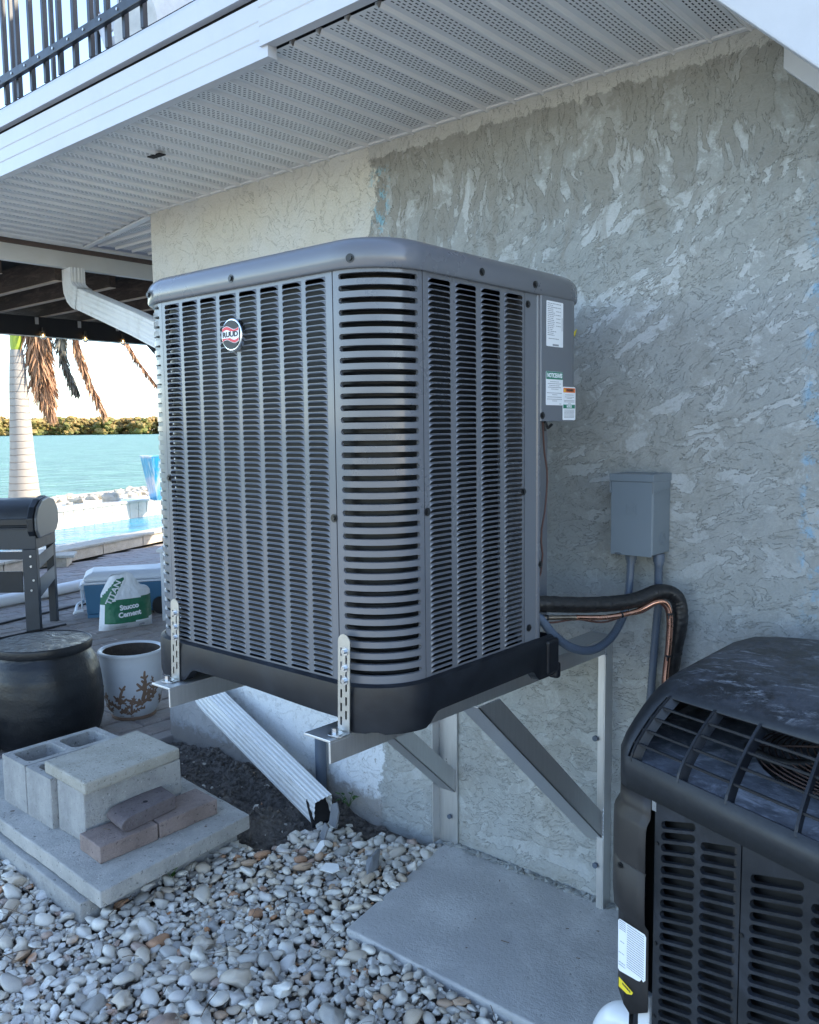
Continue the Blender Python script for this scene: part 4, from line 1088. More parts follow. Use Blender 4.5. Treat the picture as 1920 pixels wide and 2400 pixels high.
def strap(x, label_, tx=0):
    t = thing('hold_down_strap', (x, YA-.02, .9), label_, 'strap', 'slotted straps fixing the new condenser to its bracket')
    mb = MB(); w = .036; y = YA-.0175; ys = y-.002; ztop = 1.122; z = .9035
    # slotted plate: two staggered columns of slots
    cols = [(-.0105, 0), (.0045, 1)]; sw = .0055; pitch = .031; sl = .019
    def P(u, zz): 
        f = 1.0; lean = tx*(zz-.9); return (x+u+lean, ys+(0 if zz > 1.0 else 0), zz)
    def q(u0, u1, z0, z1): mb.obox(P(u0, z0), Vector(P(u1, z0))-Vector(P(u0, z0)), (0, .0022, 0), Vector(P(u0, z1))-Vector(P(u0, z0)))
    ed = [-w/2, -.0105, -.0105+sw, .0045, .0045+sw, w/2]; zc0 = .9035; zc1 = ztop-.018
    q(ed[0], ed[1], zc0, zc1); q(ed[2], ed[3], zc0, zc1); q(ed[4], ed[5], zc0, zc1)
    for c, (u, k) in enumerate(cols):
        a, b = (ed[1], ed[2]) if c == 0 else (ed[3], ed[4]); zz = zc0; s0 = zc0+.014+k*.0155
        while s0+sl < zc1-.01: q(a, b, zz, s0); zz = s0+sl; s0 += pitch
        q(a, b, zz, zc1)
    n = 12; arc = [(x+w/2*cos(pi*k/n)+tx*(zc1-.9), ys, zc1+w/2*sin(pi*k/n)) for k in range(n+1)]
    mb.prism(arc, (0, .0022, 0)); mb.build('slotted_plate', 'galvanised', t)
    # foot lying on the arm
    foot = [(x-.018, y, .9008), (x+.018, y, .9008), (x+.018, y-.026, .9008), (x+.010, y-.034, .9008), (x-.004, y-.034, .9008), (x-.018, y-.020, .9008)]
    MB().prism(foot, (0, 0, .0026)).build('foot', 'galvanised', t, bevel=.0006)
    hexbolt(b := MB(), (x-.006, y-.022, .9036), (0, 0, 1), .0078, .013, True, 6); b.tube([(x-.006, y-.022, .9034), (x-.006, y-.022, .9052)], .017, 18); b.build('anchor_bolt', 'zinc', t)
    for zz in (1.085, 1.048, 1.020):
        u = .004; hexbolt(b := MB(), (x+u+tx*(zz-.9), ys, zz), (0, -1, 0), .0055, .008, True, 6); b.build('screw', 'zinc', t)
strap(-1.302, 'slotted metal strap at the near corner of the new condenser on the right bracket arm', .03)
strap(-1.937, 'slotted metal strap at the far left corner of the new condenser, above the coral pot', .045)

# ================================================================== DISCONNECT BOX AND LINES
db = thing('disconnect_box', (-1.15, -.02, 1.18), 'blue grey electrical disconnect box mounted on the stucco wall right of the new condenser', 'electrical box')
x0, x1, z0, z1, yf = -1.214, -1.080, 1.184, 1.424, -.120
MB().box((x0, yf+.003, z0), (x1, -.0, z1-.006)).build('case', 'box_paint', db, bevel=.003)
MB().box((x0+.001, yf-.0005, z0-.004), (x1-.0015, yf+.003, z1-.024)).build('front_cover', 'box_paint', db, bevel=.002)
mb = MB(); mb.prism([(x0-.003, yf-.004, z1-.0235), (x1+.003, yf-.004, z1-.0235), (x1+.003, yf-.004, z1-.002), (x0-.003, yf-.004, z1-.002)], (0, .126, 0))
mb.prism([(x1+.0005, yf-.002, z1-.0235), (x1+.0005, yf-.002, z1-.058), (x1+.0005, -.006, z1-.046), (x1+.0005, -.006, z1-.0235)], (.0025, 0, 0))
mb.prism([(x0-.0005, yf-.002, z1-.0235), (x0-.0005, yf-.002, z1-.058), (x0-.0005, -.006, z1-.046), (x0-.0005, -.006, z1-.0235)], (-.0025, 0, 0))
mb.build('hood', 'box_paint', db, bevel=.0018)
mb = MB(); c = Vector((-1.146, yf-.0012, 1.318))
def frame(cx_, cz, w, h, t_, y, d_):
    for a in ((-w, -h, w, -h+t_), (-w, h-t_, w, h), (-w, -h+t_, -w+t_, h-t_), (w-t_, -h+t_, w, h-t_)):
        mb.box((cx_+a[0], y, cz+a[1]), (cx_+a[2], y+d_, cz+a[3]))
frame(c.x, c.z, .0165, .0165, .0014, c.y, .0008); frame(c.x, c.z, .0125, .0125, .0012, c.y, .0008)
mb.box((c.x-.0065, c.y, c.z-.007), (c.x-.005, c.y+.0008, c.z+.007)); mb.box((c.x-.0065, c.y, c.z-.008), (c.x+.006, c.y+.0008, c.z-.0066)); mb.box((c.x+.005, c.y, c.z-.007), (c.x+.0064, c.y+.0008, c.z+.008)); mb.box((c.x-.005, c.y, c.z+.0066), (c.x+.006, c.y+.0008, c.z+.008))
mb.build('emblem', 'box_paint', db)
mb = MB()
for r_ in (.020, .013): 
    mb.tube([(x1+.0008, -.052+r_*cos(2*pi*k/20), 1.228+r_*sin(2*pi*k/20)) for k in range(21)], .0009, 5)
mb.build('knockout', 'box_paint', db)
mb = MB(); mb.tube([(x0+.018, yf-.001, z0-.001), (x0+.036, yf-.001, z0-.001)], .0035, 8); mb.build('hasp', 'zinc', db)
for c in ((-1.170, -.07), (-1.086, -.06)):
    MB().tube([(c[0], c[1], 1.184), (c[0], c[1], 1.160)], .017, 16).tube([(c[0], c[1], 1.170), (c[0], c[1], 1.150)], .0145, 16).build('gland', 'conduit', db)
def smooth_path(pts, n=6):
    P = [Vector(p) for p in pts]; out = []
    for i in range(len(P)-1):
        p0, p1, p2, p3 = P[max(i-1, 0)], P[i], P[i+1], P[min(i+2, len(P)-1)]
        for k in range(n):
            t = k/n; out.append(.5*((2*p1)+(-p0+p2)*t+(2*p0-5*p1+4*p2-p3)*t*t+(-p0+3*p1-3*p2+p3)*t**3))
    return out+[P[-1]]
def conduit(pts, label_):
    P = smooth_path(pts, 10); n = len(P)
    mb = MB(); mb.tube(P, .0118, 14)
    for k in range(2, n-2):   # spiral ribs
        t_ = (P[k+1]-P[k-1]).normalized(); mb.tube([P[k]-t_*.0018, P[k]+t_*.0018], .0124, 14, cap=True)
    return tag(mb.build('conduit', 'conduit', org=pts[0]), label_, 'conduit')
conduit([(-1.17, -.07, 1.175), (-1.171, -.08, 1.072), (-1.172, -.11, .998), (-1.172, -.19, .942), (-1.177, -.29, .925), (-1.186, -.39, .950), (-1.196, -.47, 1.000), (-1.205, -.52, 1.050), (-1.215, -.55, 1.07)], 'grey flexible conduit looping from the disconnect box into the new condenser')
conduit([(-1.086, -.06, 1.181), (-1.091, -.05, 1.102), (-1.092, -.045, 1.037), (-1.102, -.042, .916), (-1.111, -.04, .782), (-1.118, -.04, .646), (-1.12, -.04, .2), (-1.12, -.04, -.03)], 'grey conduit dropping from the disconnect box down the wall behind the insulated line')
# insulated suction line, wrinkled black foam
pts = [(-1.24, -.56, 1.094), (-1.21, -.51, 1.091), (-1.152, -.36, 1.071), (-1.094, -.22, 1.066), (-1.05, -.13, 1.085), (-1.018, -.085, 1.062), (-1.010, -.075, .995), (-1.030, -.068, .894), (-1.043, -.066, .775), (-1.050, -.066, .64), (-1.05, -.066, .2), (-1.05, -.066, -.03)]
P = smooth_path(pts, 16); n = len(P); rz = random.Random(6); rads = [.0222*(1+.018*sin(k*1.9)+rz.uniform(-.022, .022)) for k in range(n)]
tag(MB().tube(P, .03, 20, rf=lambda t_: rads[min(n-1, int(t_*(n-1)+.5))]).build('insulated_line', 'rubber', org=(-1.21, -.51, 1.0)), 'thick black foam-wrapped line from the new condenser, bending down the wall', 'pipe')
cu = thing('copper_pipe', (-1.2, -.5, 1.0), 'bare copper pipe strapped under the black foam line and down the wall', 'pipe')
pts = [(-1.206, -.52, 1.055), (-1.165, -.43, 1.046), (-1.121, -.32, 1.033), (-1.080, -.225, 1.038), (-1.045, -.165, 1.060), (-1.026, -.135, 1.052), (-1.018, -.125, 1.009), (-1.025, -.115, .919), (-1.036, -.110, .816), (-1.04, -.110, .64), (-1.04, -.11, .1)]
P = smooth_path(pts, 8)
MB().tube(P[9:], .0075, 14).build('tube', 'copper', cu); MB().tube(P[1:10], .0064, 12).build('brazed_end', 'copper_burnt', cu)
MB().tube([(-1.215, -.535, 1.058), (-1.204, -.515, 1.054)], .0085, 10).build('fitting', 'brass', cu)
P2 = [p+Vector((-.004, 0, -.010-.004*sin(i*.5))) for i, p in enumerate(P)]; MB().tube(P2, .0026, 8).build('thermostat_wire', 'brown_wire', cu)
P3 = [p+Vector((-.012, .006, -.004)) for i, p in enumerate(P[40:])]; MB().tube(P3, .003, 8).build('thermostat_wire', 'brown_wire', cu)
for k in (2, 20, 46, 58, 66):
    p = P[min(k, len(P)-1)]; t_ = (P[min(k+1, len(P)-1)]-P[k-1]).normalized()
    MB().tube([p-t_*.003, p+t_*.003], .0085, 12).tube([p+Vector((0, -.008, .002)), p+Vector((.002, -.012, -.014))], .0018, 5).build('cable_tie', 'black', cu)
mb = MB()
for k in (100, 128, 146):
    p = smooth_path([(-1.018, -.085, 1.062), (-1.010, -.075, .995), (-1.030, -.068, .894), (-1.043, -.066, .775)], 50)[k]; mb.tube([p-Vector((0, 0, .003)), p+Vector((0, 0, .003))], .0235, 20)
mb.build('cable_tie', 'black', cu)
# yellow tag of tape on the wall and the pipe stub
tag(MB().prism([(-1.425, -.003, 1.842), (-1.407, -.003, 1.850), (-1.399, -.003, 1.872), (-1.412, -.003, 1.862)], (0, -.001, 0)).build('tape_scrap', 'label_yellow', org=(-1.4, 0, 1.85)), 'small yellow scrap of tape on the wall just right of the new condenser', 'tape')
mb = MB(); mb.tube([(-2.60, -.032, -.05), (-2.604, -.032, .292)], .024, 20, cap=False).tube([(-2.604, -.032, .292), (-2.60, -.032, .05)], .0205, 20, cap=False)
tag(mb.build('pipe_stub', 'conduit', org=(-2.6, -.03, 0)), 'open grey pipe stub standing against the white wall behind the downspout end', 'pipe')

# ================================================================== OLD BLACK CONDENSER
old = thing('old_condenser_unit', (-.39, -.56, 0), 'old black condenser with a dusty streaked lid, standing on the concrete pad', 'air conditioner')
PLAN = [(-.37, -.985), (-.10, -1.045), (.02, -1.03), (.09, -.95), (.10, -.80), (.10, -.30), (.06, -.20), (-.02, -.14), (-.70, -.14), (-.78, -.16), (-.835, -.20), (-.85, -.27), (-.85, -.70), (-.847, -.745), (-.838, -.782), (-.822, -.812), (-.80, -.83)]
OC = (-.385, -.56)
def lidp(p, row):
    sx, sy, z = row; dy = p[1]-OC[1]; syy = sy if dy < 0 else 1-(1-sy)*.32
    sxx = sx if p[0] < OC[0] else 1-(1-sx)*.7
    return Vector((OC[0]+(p[0]-OC[0])*sxx, OC[1]+dy*syy, z))
ROWS = [(1.0, 1.0, .800), (1.0, 1.0, .870), (.985, .95, .898), (.965, .885, .922), (.943, .815, .945), (.918, .745, .966), (.893, .665, .985), (.862, .59, 1.002), (.825, .50, 1.016), (.765, .40, 1.028), (.66, .30, 1.034)]
NP = len(PLAN)
mb = MB(); vs = [lidp(p, r_) for r_ in ROWS for p in PLAN]; fs = []
OPEN0, OPEN1 = 1, 6
for i in range(len(ROWS)-1):
    for k in range(NP):
        j = (k+1) % NP
        if OPEN0 <= i < OPEN1 and k in (NP-1, 0): continue      # front guard opening
        fs.append((i*NP+k, i*NP+j, (i+1)*NP+j, (i+1)*NP+k))
mb.add(vs, fs, True); mb.f.append(tuple(range((len(ROWS)-1)*NP, len(ROWS)*NP))); mb.mi.append(0); mb.sm.append(True)
lid = mb.build('lid', 'old_lid', old)
so = lid.modifiers.new('thick', 'SOLIDIFY'); so.thickness = .006; so.offset = -1
# frame pillars of the opening
pA, pB, pC_ = PLAN[NP-1], PLAN[0], PLAN[1]
def onlid(t_, row, inn=0):
    """point on the front line of the lid at parameter t_ (metres from the left corner)"""
    a, b = Vector((*pA, 0)), Vector((*pB, 0)); L_ = (b-a).length
    if t_ <= L_: q = a+(b-a)*(t_/L_)
    else:
        c = Vector((*pC_, 0)); q = b+(c-b)*((t_-L_)/(c-b).length)
    r0 = int(row); f = row-r0; A_, B_ = lidp((q.x, q.y), ROWS[r0]), lidp((q.x, q.y), ROWS[min(r0+1, len(ROWS)-1)])
    p = A_+(B_-A_)*f
    if inn:
        d_ = Vector((OC[0]-p.x, OC[1]-p.y, -.25)).normalized(); p = p+d_*inn
    return p
for row in (2.05, 3.1, 4.1, 5.05):
    P = [onlid(t_, row, .004) for t_ in fr(.0, .70, 14)]
    MB().rect_tube(P, .0045, .0045).build('guard_bar', 'old_black', old)
for t_ in (.012, .140, .257, .404, .56, .70):
    o_ = [onlid(t_, r_, -.001) for r_ in fr(.9, 6.1, 12)]; i_ = [onlid(t_, r_, .020) for r_ in fr(.9, 6.1, 12)]
    pl_ = o_+i_[::-1]; n = len(o_); mb = MB(); e = Vector((.0022, -.0008, 0))
    vs = [p-e for p in o_]+[p-e for p in i_]+[p+e for p in o_]+[p+e for p in i_]; fs = []
    for k in range(n-1):
        fs += [(k, k+1, n+k+1, n+k), (2*n+k, 3*n+k, 3*n+k+1, 2*n+k+1), (k, 2*n+k, 2*n+k+1, k+1), (n+k, n+k+1, 3*n+k+1, 3*n+k)]
    mb.add(vs, fs, False).build('guard_rib', 'base_plastic', old)
    MB().rect_tube([onlid(t_, r_, .0) for r_ in fr(.9, 6.1, 12)], .0055, .004).build('guard_rib_edge', 'old_black', old)
# inside: deck plate with the fan opening, shroud, fan, wire guard
mb = MB(); fc = Vector((-.36, -.55, .835)); n = 40
outer = [Vector((OC[0]+(p[0]-OC[0])*.985, OC[1]+(p[1]-OC[1])*.97, .862)) for p in PLAN]
ring = [Vector((fc.x+.255*cos(2*pi*k/n), fc.y+.235*sin(2*pi*k/n), .856)) for k in range(n)]
def raydist(a):
    d_ = Vector((cos(a), sin(a))); best = 1
    for k in range(NP):
        p, q = outer[k].xy-fc.xy, outer[(k+1) % NP].xy-fc.xy; e = q-p; den = d_.x*e.y-d_.y*e.x
        if abs(den) < 1e-9: continue
        t_ = (p.x*e.y-p.y*e.x)/den; u = (p.x*d_.y-p.y*d_.x)/den
        if t_ > 0 and -1e-6 <= u <= 1+1e-6: best = t_
    return best
out = [Vector((fc.x+raydist(2*pi*k/n)*cos(2*pi*k/n), fc.y+raydist(2*pi*k/n)*sin(2*pi*k/n), .862)) for k in range(n)]
mb.add(out+ring, [(k, (k+1) % n, n+(k+1) % n, n+k) for k in range(n)], False)
low = [Vector((v.x, v.y, .70)) for v in ring]; mb.add(ring+low, [(k, (k+1) % n, n+(k+1) % n, n+k) for k in range(n)], True)
mb.build('deck_plate', 'old_deck', old)
for k in range(3):
    a = 2*pi*k/3+.5; mb = MB(); vs = []
    for r_ in (.05, .12, .19, .235):
        for t_ in (0, .5, 1): aa = a+(t_-.5)*1.25; vs.append((fc.x+r_*cos(aa), fc.y+r_*.93*sin(aa), .79+.05*(t_-.5)))
    mb.add(vs, [(i*3+j, i*3+j+1, i*3+j+4, i*3+j+3) for i in range(3) for j in range(2)], True); mb.build('fan_blade', 'old_deck', old)
MB().lathe([(.0, .05), (.055, .045), (.06, 0), (.06, -.08)], (fc.x, fc.y, .80), 20).build('fan_motor', 'black', old)
mb = MB()
for k in range(19):
    r_ = .030+k*.0125; mb.tube([(fc.x+r_*cos(2*pi*j/40), fc.y+r_*.93*sin(2*pi*j/40), .868+.035*(1-r_/.26)) for j in range(41)], .0017, 5, cap=False)
tag(mb.build('fan_guard', 'rust_wire', old), kind='stuff')
for k in range(6):
    a = k*pi/3+.2; MB().tube([(fc.x+.26*cos(a), fc.y+.24*sin(a), .868), (fc.x+.02*cos(a), fc.y+.02*sin(a), .905)], .0025, 6).build('guard_spoke', 'rust_wire', old)
MB().tube(smooth_path([(-.62, -.62, .872), (-.60, -.66, .88), (-.55, -.68, .876), (-.50, -.66, .874), (-.44, -.62, .885), (-.36, -.56, .88)], 6), .010, 10).build('motor_cable', 'black', old)
mb = MB(); r = random.Random(3)
for k in range(16):
    x = -.80+k*.028; mb.tube([(x, -.42+.004*k, .865), (x+.02, -.44, .90), (x+.04, -.40+.003*k, .93)], .0022, 5)
tag(mb.build('coil_wires', 'rust_wire', old), kind='stuff')
# louvred front panels
fa, fb = Vector((-.80, -.83, 0)), Vector((-.37, -.985, 0)); fe = (fb-fa).normalized(); fn = Vector((fe.y, -fe.x, 0)); Lf = (fb-fa).length
fc2 = Vector((-.10, -1.045, 0))
def fmap(s_, z, out): 
    if s_ <= Lf: return fa+fe*s_+fn*(out-.002)+Vector((0, 0, z))
    e2 = (fc2-fb).normalized(); n2 = Vector((e2.y, -e2.x, 0)); return fb+e2*(s_-Lf)+n2*(out-.002)+Vector((0, 0, z))
def panel(s0, s1, cols, name, z0=.04, z1=.80, pitch=.0238):
    mb = MB(); mb.smooth = True
    def band(a, b): mb.add([fmap(a, z0, 0), fmap(b, z0, 0), fmap(b, z1, 0), fmap(a, z1, 0)], [(0, 1, 2, 3)], False)
    ed = s0
    for a, b, zt, sl in cols:
        band(ed, a); ed = b; nr = int((zt-z0)/pitch)-1
        S_ = []
        for k in range(nr):
            zc = zt-.011-k*pitch; S_.append((a, b, zc, .0086, sl, (lambda s_, v=zc: v+sl*(s_-a)-pitch/2), (lambda s_, v=zc: v+sl*(s_-a)+pitch/2)))
        slot_sheet(fmap, 0, z0, z1, S_, mb=mb, depth=.010)
        n = 6; ss = fr(a, b, n)
        zlo = zt-.011-(nr-1)*pitch-pitch/2; zhi = zt-.011+pitch/2
        mb.add([fmap(s_, zhi+sl*(s_-a), 0) for s_ in ss]+[fmap(s_, z1, 0) for s_ in ss], [(k, k+1, n+k+2, n+k+1) for k in range(n)], False)
        mb.add([fmap(s_, z0, 0) for s_ in ss]+[fmap(s_, max(z0, zlo+sl*(s_-a)), 0) for s_ in ss], [(k, k+1, n+k+2, n+k+1) for k in range(n)], False)
    band(ed, s1)
    for s_ in (s0, s1): mb.add([fmap(s_, z0, 0), fmap(s_, z1, 0), fmap(s_, z1, -.02), fmap(s_, z0, -.02)], [(0, 1, 2, 3)], False)
    return mb.build(name, 'old_black', old)
panel(.081, .2925, [(.098, .186, .769, .34), (.199, .285, .768, .30)], 'louver_panel')
panel(.2955, .56, [(.314, .422, .757, .33), (.436, .54, .762, .30)], 'louver_panel')
panel(.563, .73, [(.58, .70, .75, .3)], 'louver_panel')
mb = MB(); B0 = PLAN[1:] ; 
pts_ = PLAN[1:NP-4]; mb.add([(p[0], p[1], .04) for p in pts_]+[(p[0], p[1], .80) for p in pts_], [(k, k+1, len(pts_)+k+1, len(pts_)+k) for k in range(len(pts_)-1)], False)
mb.build('side_panels', 'old_black', old)
mb = MB(); q_ = [Vector((OC[0]+(p[0]-OC[0])*.93, OC[1]+(p[1]-OC[1])*.93, 0)) for p in PLAN]
mb.add([(p.x, p.y, .04) for p in q_]+[(p.x, p.y, .80) for p in q_], [(k, (k+1) % NP, NP+(k+1) % NP, NP+k) for k in range(NP)], True); mb.build('coil', 'coil', old)
MB().obox(fmap(.272, .05, -.008), fe*.018, fn*-.004, (0, 0, .74)).build('inner_strip', 'old_corner', old)
# dark corner cover, bulging and torn at the foot
def cpath(off, sm=.0):
    base = [(-.85, -.45), (-.85, -.60), (-.85, -.70), (-.847, -.745), (-.838, -.782), (-.822, -.812), (-.80, -.83)]
    base += [tuple((fa+fe*t_).xy) for t_ in (.02, .045, .070)]
    nrm_ = [(-1, 0), (-1, 0), (-1, -.02), (-.97, -.2), (-.86, -.5), (-.66, -.75), (-.45, -.9)]+[(fn.x, fn.y)]*3
    return [Vector((b[0]+n_[0]*off, b[1]+n_[1]*off, 0)) for b, n_ in zip(base, nrm_)]
rowsC = [(-.001, .800), (0, .765), (.001, .757), (.010, .745), (.013, .735), (.014, .70), (.014, .645), (.0105, .6415), (.0135, .638), (.014, .56), (.012, .53), (.001, .515), (.0, .38)]
mb = MB(); vs = []; n = len(cpath(0))
for off, z in rowsC: vs += [p+Vector((0, 0, z)) for p in cpath(off)]
tear = [.36, .34, .325, .335, .318, .330, .312, .300, .318, .335, .36]
vs += [p+Vector((0, 0, tear[k % len(tear)])) for k, p in enumerate(cpath(0))]
mb.add(vs, [(i*n+k, i*n+k+1, (i+1)*n+k+1, (i+1)*n+k) for i in range(len(rowsC)) for k in range(n-1)], True)
cc = mb.build('corner_cover', 'old_corner', old); so = cc.modifiers.new('thick', 'SOLIDIFY'); so.thickness = .002; so.offset = 1
MB().obox(fmap(.073, .78, .0005), fe*.012, fn*.001, (0, 0, .022)).build('clip', 'zinc', old)
hexbolt(b := MB(), fmap(.0, .632, .016), fn, .004, .006, True, 8); b.build('screw', 'screw_black', old)
for s_, z in ((.089, .715), (.089, .50), (.088, .34), (.300, .63), (.300, .42)):
    hexbolt(b := MB(), fmap(s_, z, .0), fn, .0042, .003, False, 10); b.build('screw', 'screw_black', old)
ll = MB().prism([fmap(-.016, .497, .0045), fmap(-.012, .502, .0045), fmap(.062, .505, .0045), fmap(.066, .500, .0045), fmap(.066, .405, .0045), fmap(.060, .398, .0045), fmap(.055, .402, .0045), fmap(.050, .394, .0045), fmap(.044, .392, .0045), fmap(-.010, .384, .0045), fmap(-.015, .388, .0045)], fn*.0006).build('label', 'white_label', old)
rw = []
for k in range(19): rw.append((.028+.0*k, .078, .112-k*.0052, .0006))
for k in range(5): rw.append((.004, .024, .112-k*.0045, .0006))
rw += [(.004, .020, .040, .001), (.008, .02, .066, .001), (.004, .024, .018, .001), (.004, .024, .012, .001)]
printing(fmap(-.016, .387, .0053), fe, zU, fn, rw, ll, seed=15, hh=.0014)
yl = MB().prism([fmap(-.013, .368, .0035), fmap(.030, .356, .0035), fmap(.026, .349, .0035), fmap(.012, .343, .0035), fmap(-.013, .346, .0035)], fn*.0006).build('warning_label', 'label_yellow', old)
text('WARNING', .0065, fmap(.010, .356, .0043), fe+Vector((0, 0, -.25)), zU, 'print_black', yl, ext=.0002, fit=.026, bold=.0003)
MB().box((-.85, -.45, .04), (-.848, -.16, .80)).build('side_sheet', 'old_black', old)
MB().obox(fmap(.028, .0, -.012), fe*.034, fn*-.03, (0, 0, .36)).build('inner_post', 'table_white', old, bevel=.003)
MB().obox(fmap(.008, .0, -.02), fe*.018, fn*-.03, (0, 0, .36)).build('inner_post', 'old_black', old)
# white plumbing elbow at its foot
mb = MB(); mb.tube(smooth_path([(-.955, -.60, .0), (-.950, -.60, .045), (-.925, -.60, .085), (-.88, -.60, .10), (-.80, -.60, .10)], 6), .044, 20)
mb.tube([(-.957, -.60, -.02), (-.957, -.60, .012)], .050, 20)
tag(mb.build('pipe_elbow', 'pvc_white', org=(-.95, -.6, 0)), 'white plastic drain elbow at the foot of the old black condenser', 'pipe')

# ================================================================== CONCRETE SLABS, BLOCKS, BRICKS
def slab(pts, z0, z1, M, name, label_, cat, bev=.006, rough=True, group=None, seed=1):
    """polygon slab with slightly crumbled edges"""
    bm = bmesh.new(); P = [Vector((p[0], p[1], 0)) for p in pts]; c = sum(P, Vector())/len(P)
    r = random.Random(seed); out = []
    for i, p in enumerate(P):
        q = P[(i+1) % len(P)]; L_ = (q-p).length; n_ = max(2, int(L_/.035))
        for k in range(n_):
            v = p+(q-p)*(k/n_)
            if rough and k: v += Vector((r.gauss(0, .0011), r.gauss(0, .0011), 0))
            out.append(v)
    mb = MB(); mb.prism([(v.x, v.y, z0) for v in out], (0, 0, z1-z0))
    return tag(mb.build(name, M, org=(c.x, c.y, z0), bevel=bev, seg=2), label_, cat, group)
slab([(-2.535, -1.165), (-2.575, -.50), (-3.75, -.37), (-3.85, -1.11)], -.03, .048, 'block_concrete', 'lower_slab', 'grey concrete slab lying lowest, half buried in the pebbles under the lighter slab', 'slab')
slab([(-2.444, -1.142), (-2.515, -.487), (-3.80, -.372), (-3.84, -1.09)], .053, .110, 'slab_concrete', 'upper_slab', 'wide pale concrete slab carrying the cinder blocks and bricks', 'slab', .005)
def cinder(x0, y0, label_, group='hollow concrete blocks on the slab', w=.193, l=.400, h=.190, z=.1105, holes=True):
    mb = MB(); wl = .028; bx = .03
    if not holes: mb.box((x0, y0, z), (x0+w, y0+l, z+h))
    else:
        # ring walls and one web, two cells with chamfered corners
        ch = .018; web = .03; c1 = (y0+bx, y0+l/2-web/2); c2 = (y0+l/2+web/2, y0+l-bx)
        def oct_(a, b, z_, s_=1.0):
            x_a, x_b = x0+wl, x0+w-wl; 
            return [(x_a+ch, a, z_), (x_b-ch, a, z_), (x_b, a+ch, z_), (x_b, b-ch, z_), (x_b-ch, b, z_), (x_a+ch, b, z_), (x_a, b-ch, z_), (x_a, a+ch, z_)]
        ym = y0+l/2
        for (a, b), (ya, yb) in ((c1, (y0, ym)), (c2, (ym, y0+l))):
            O_ = [(x0+wl+ch, ya), (x0+w-wl-ch, ya), (x0+w, ya+bx), (x0+w, yb-bx*.5), (x0+w-wl-ch, yb), (x0+wl+ch, yb), (x0, yb-bx*.5), (x0, ya+bx)]
            zt = z+h; inn = oct_(a, b, zt); outr = [(p[0], p[1], zt) for p in O_]
            mb.add(outr+inn, [(k, (k+1) % 8, 8+(k+1) % 8, 8+k) for k in range(8)], False)
            # outer corner triangles
            mb.add([(x0+w, ya, zt), outr[1], outr[2]], [(0, 2, 1)][::1], False); mb.add([(x0, ya, zt), outr[7], outr[0]], [(0, 2, 1)], False)
            mb.add([(x0+w, yb, zt), outr[3], outr[4]], [(0, 2, 1)], False); mb.add([(x0, yb, zt), outr[5], outr[6]], [(0, 2, 1)], False)
            bot = oct_(a+.004, b-.004, z+.01); mb.add(inn+bot, [(k, 8+k, 8+(k+1) % 8, (k+1) % 8) for k in range(8)], False)
            mb.add(bot, [tuple(range(8))[::-1]], False)
        q = [(x0, y0), (x0+w, y0), (x0+w, y0+l), (x0, y0+l)]
        for k in range(4):
            a, b = q[k], q[(k+1) % 4]; mb.add([(a[0], a[1], z), (b[0], b[1], z), (b[0], b[1], z+h), (a[0], a[1], z+h)], [(0, 1, 2, 3)], False)
    o = mb.build('cinder_block', 'block_concrete', org=(x0+w/2, y0+l/2, z), bevel=.005 if not holes else 0)
    if holes:
        bm = bmesh.new(); bm.from_mesh(o.data); bmesh.ops.remove_doubles(bm, verts=bm.verts, dist=.0004); bmesh.ops.recalc_face_normals(bm, faces=bm.faces)
        bm.to_mesh(o.data); bm.free()
        bv = o.modifiers.new('bevel', 'BEVEL'); bv.width = .003; bv.segments = 2; bv.limit_method = 'ANGLE'; bv.angle_limit = radians(50)
    return tag(o, label_, 'concrete block', group)
cinder(-3.372, -1.028, 'hollow grey cinder block farthest left with both open cells showing, beside the black drum')
cinder(-3.172, -1.028, 'hollow grey cinder block in the middle, its end open beside the cap stone')
cinder(-2.966, -1.010, 'grey concrete block directly under the loose pale cap stone', holes=False)
slab([(-2.742, -1.020), (-2.772, -.612), (-3.083, -.604), (-3.054, -1.012)], .302, .346, 'cap_concrete', 'cap_stone', 'loose pale cream cap stone lying skewed on top of the cinder blocks', 'stone', .007, seed=4)
slab([(-2.603, -1.050), (-2.606, -.824), (-2.752, -.815), (-2.755, -1.042)], .1105, .170, 'brick_clay', 'brick', 'reddish grey brick nearest the camera on the slab beside the cinder block', 'brick', .004, group='bricks beside the cinder blocks', seed=5)
slab([(-2.606, -.818), (-2.612, -.562), (-2.760, -.556), (-2.756, -.808)], .1105, .170, 'brick_clay', 'brick', 'reddish grey brick farther back on the slab, partly under the rounded dark brick', 'brick', .004, group='bricks beside the cinder blocks', seed=6)
# bullnose brick, one end rounded downward
mb = MB(); a = Vector((-2.625, -.955, .1705)); ax = Vector((-.035, .245, 0)); sd_ = Vector((-.128, .016, 0)); hh = .052
prof = [(0, 0)]
for k in range(9):
    t_ = pi/2*(1-k/8); prof.append((.045*(1-sin(pi/2-t_)) if False else .045*(1-cos(pi/2-t_)) if False else .05*(1-cos(pi/2*(k/8)))*0+.05*(1-sin(pi/2*k/8)), hh*sin(pi/2*k/8)*0+hh*(1-cos(pi/2*k/8))))
prof = [(.05, 0)]+[(.05-.05*sin(pi*k/14), .026-.026*cos(pi*k/14)) for k in range(1, 14)]+[(.05, hh), (.245, hh), (.245, 0)]
axn = ax.normalized(); mb.prism([a+axn*u+Vector((0, 0, v)) for u, v in prof], sd_, smooth=True)
o = mb.build('bullnose_brick', 'brick_dark', org=a, bevel=.003)
tag(o, 'dark brick with one rounded end lying on top of the two reddish bricks', 'brick', 'bricks beside the cinder blocks')
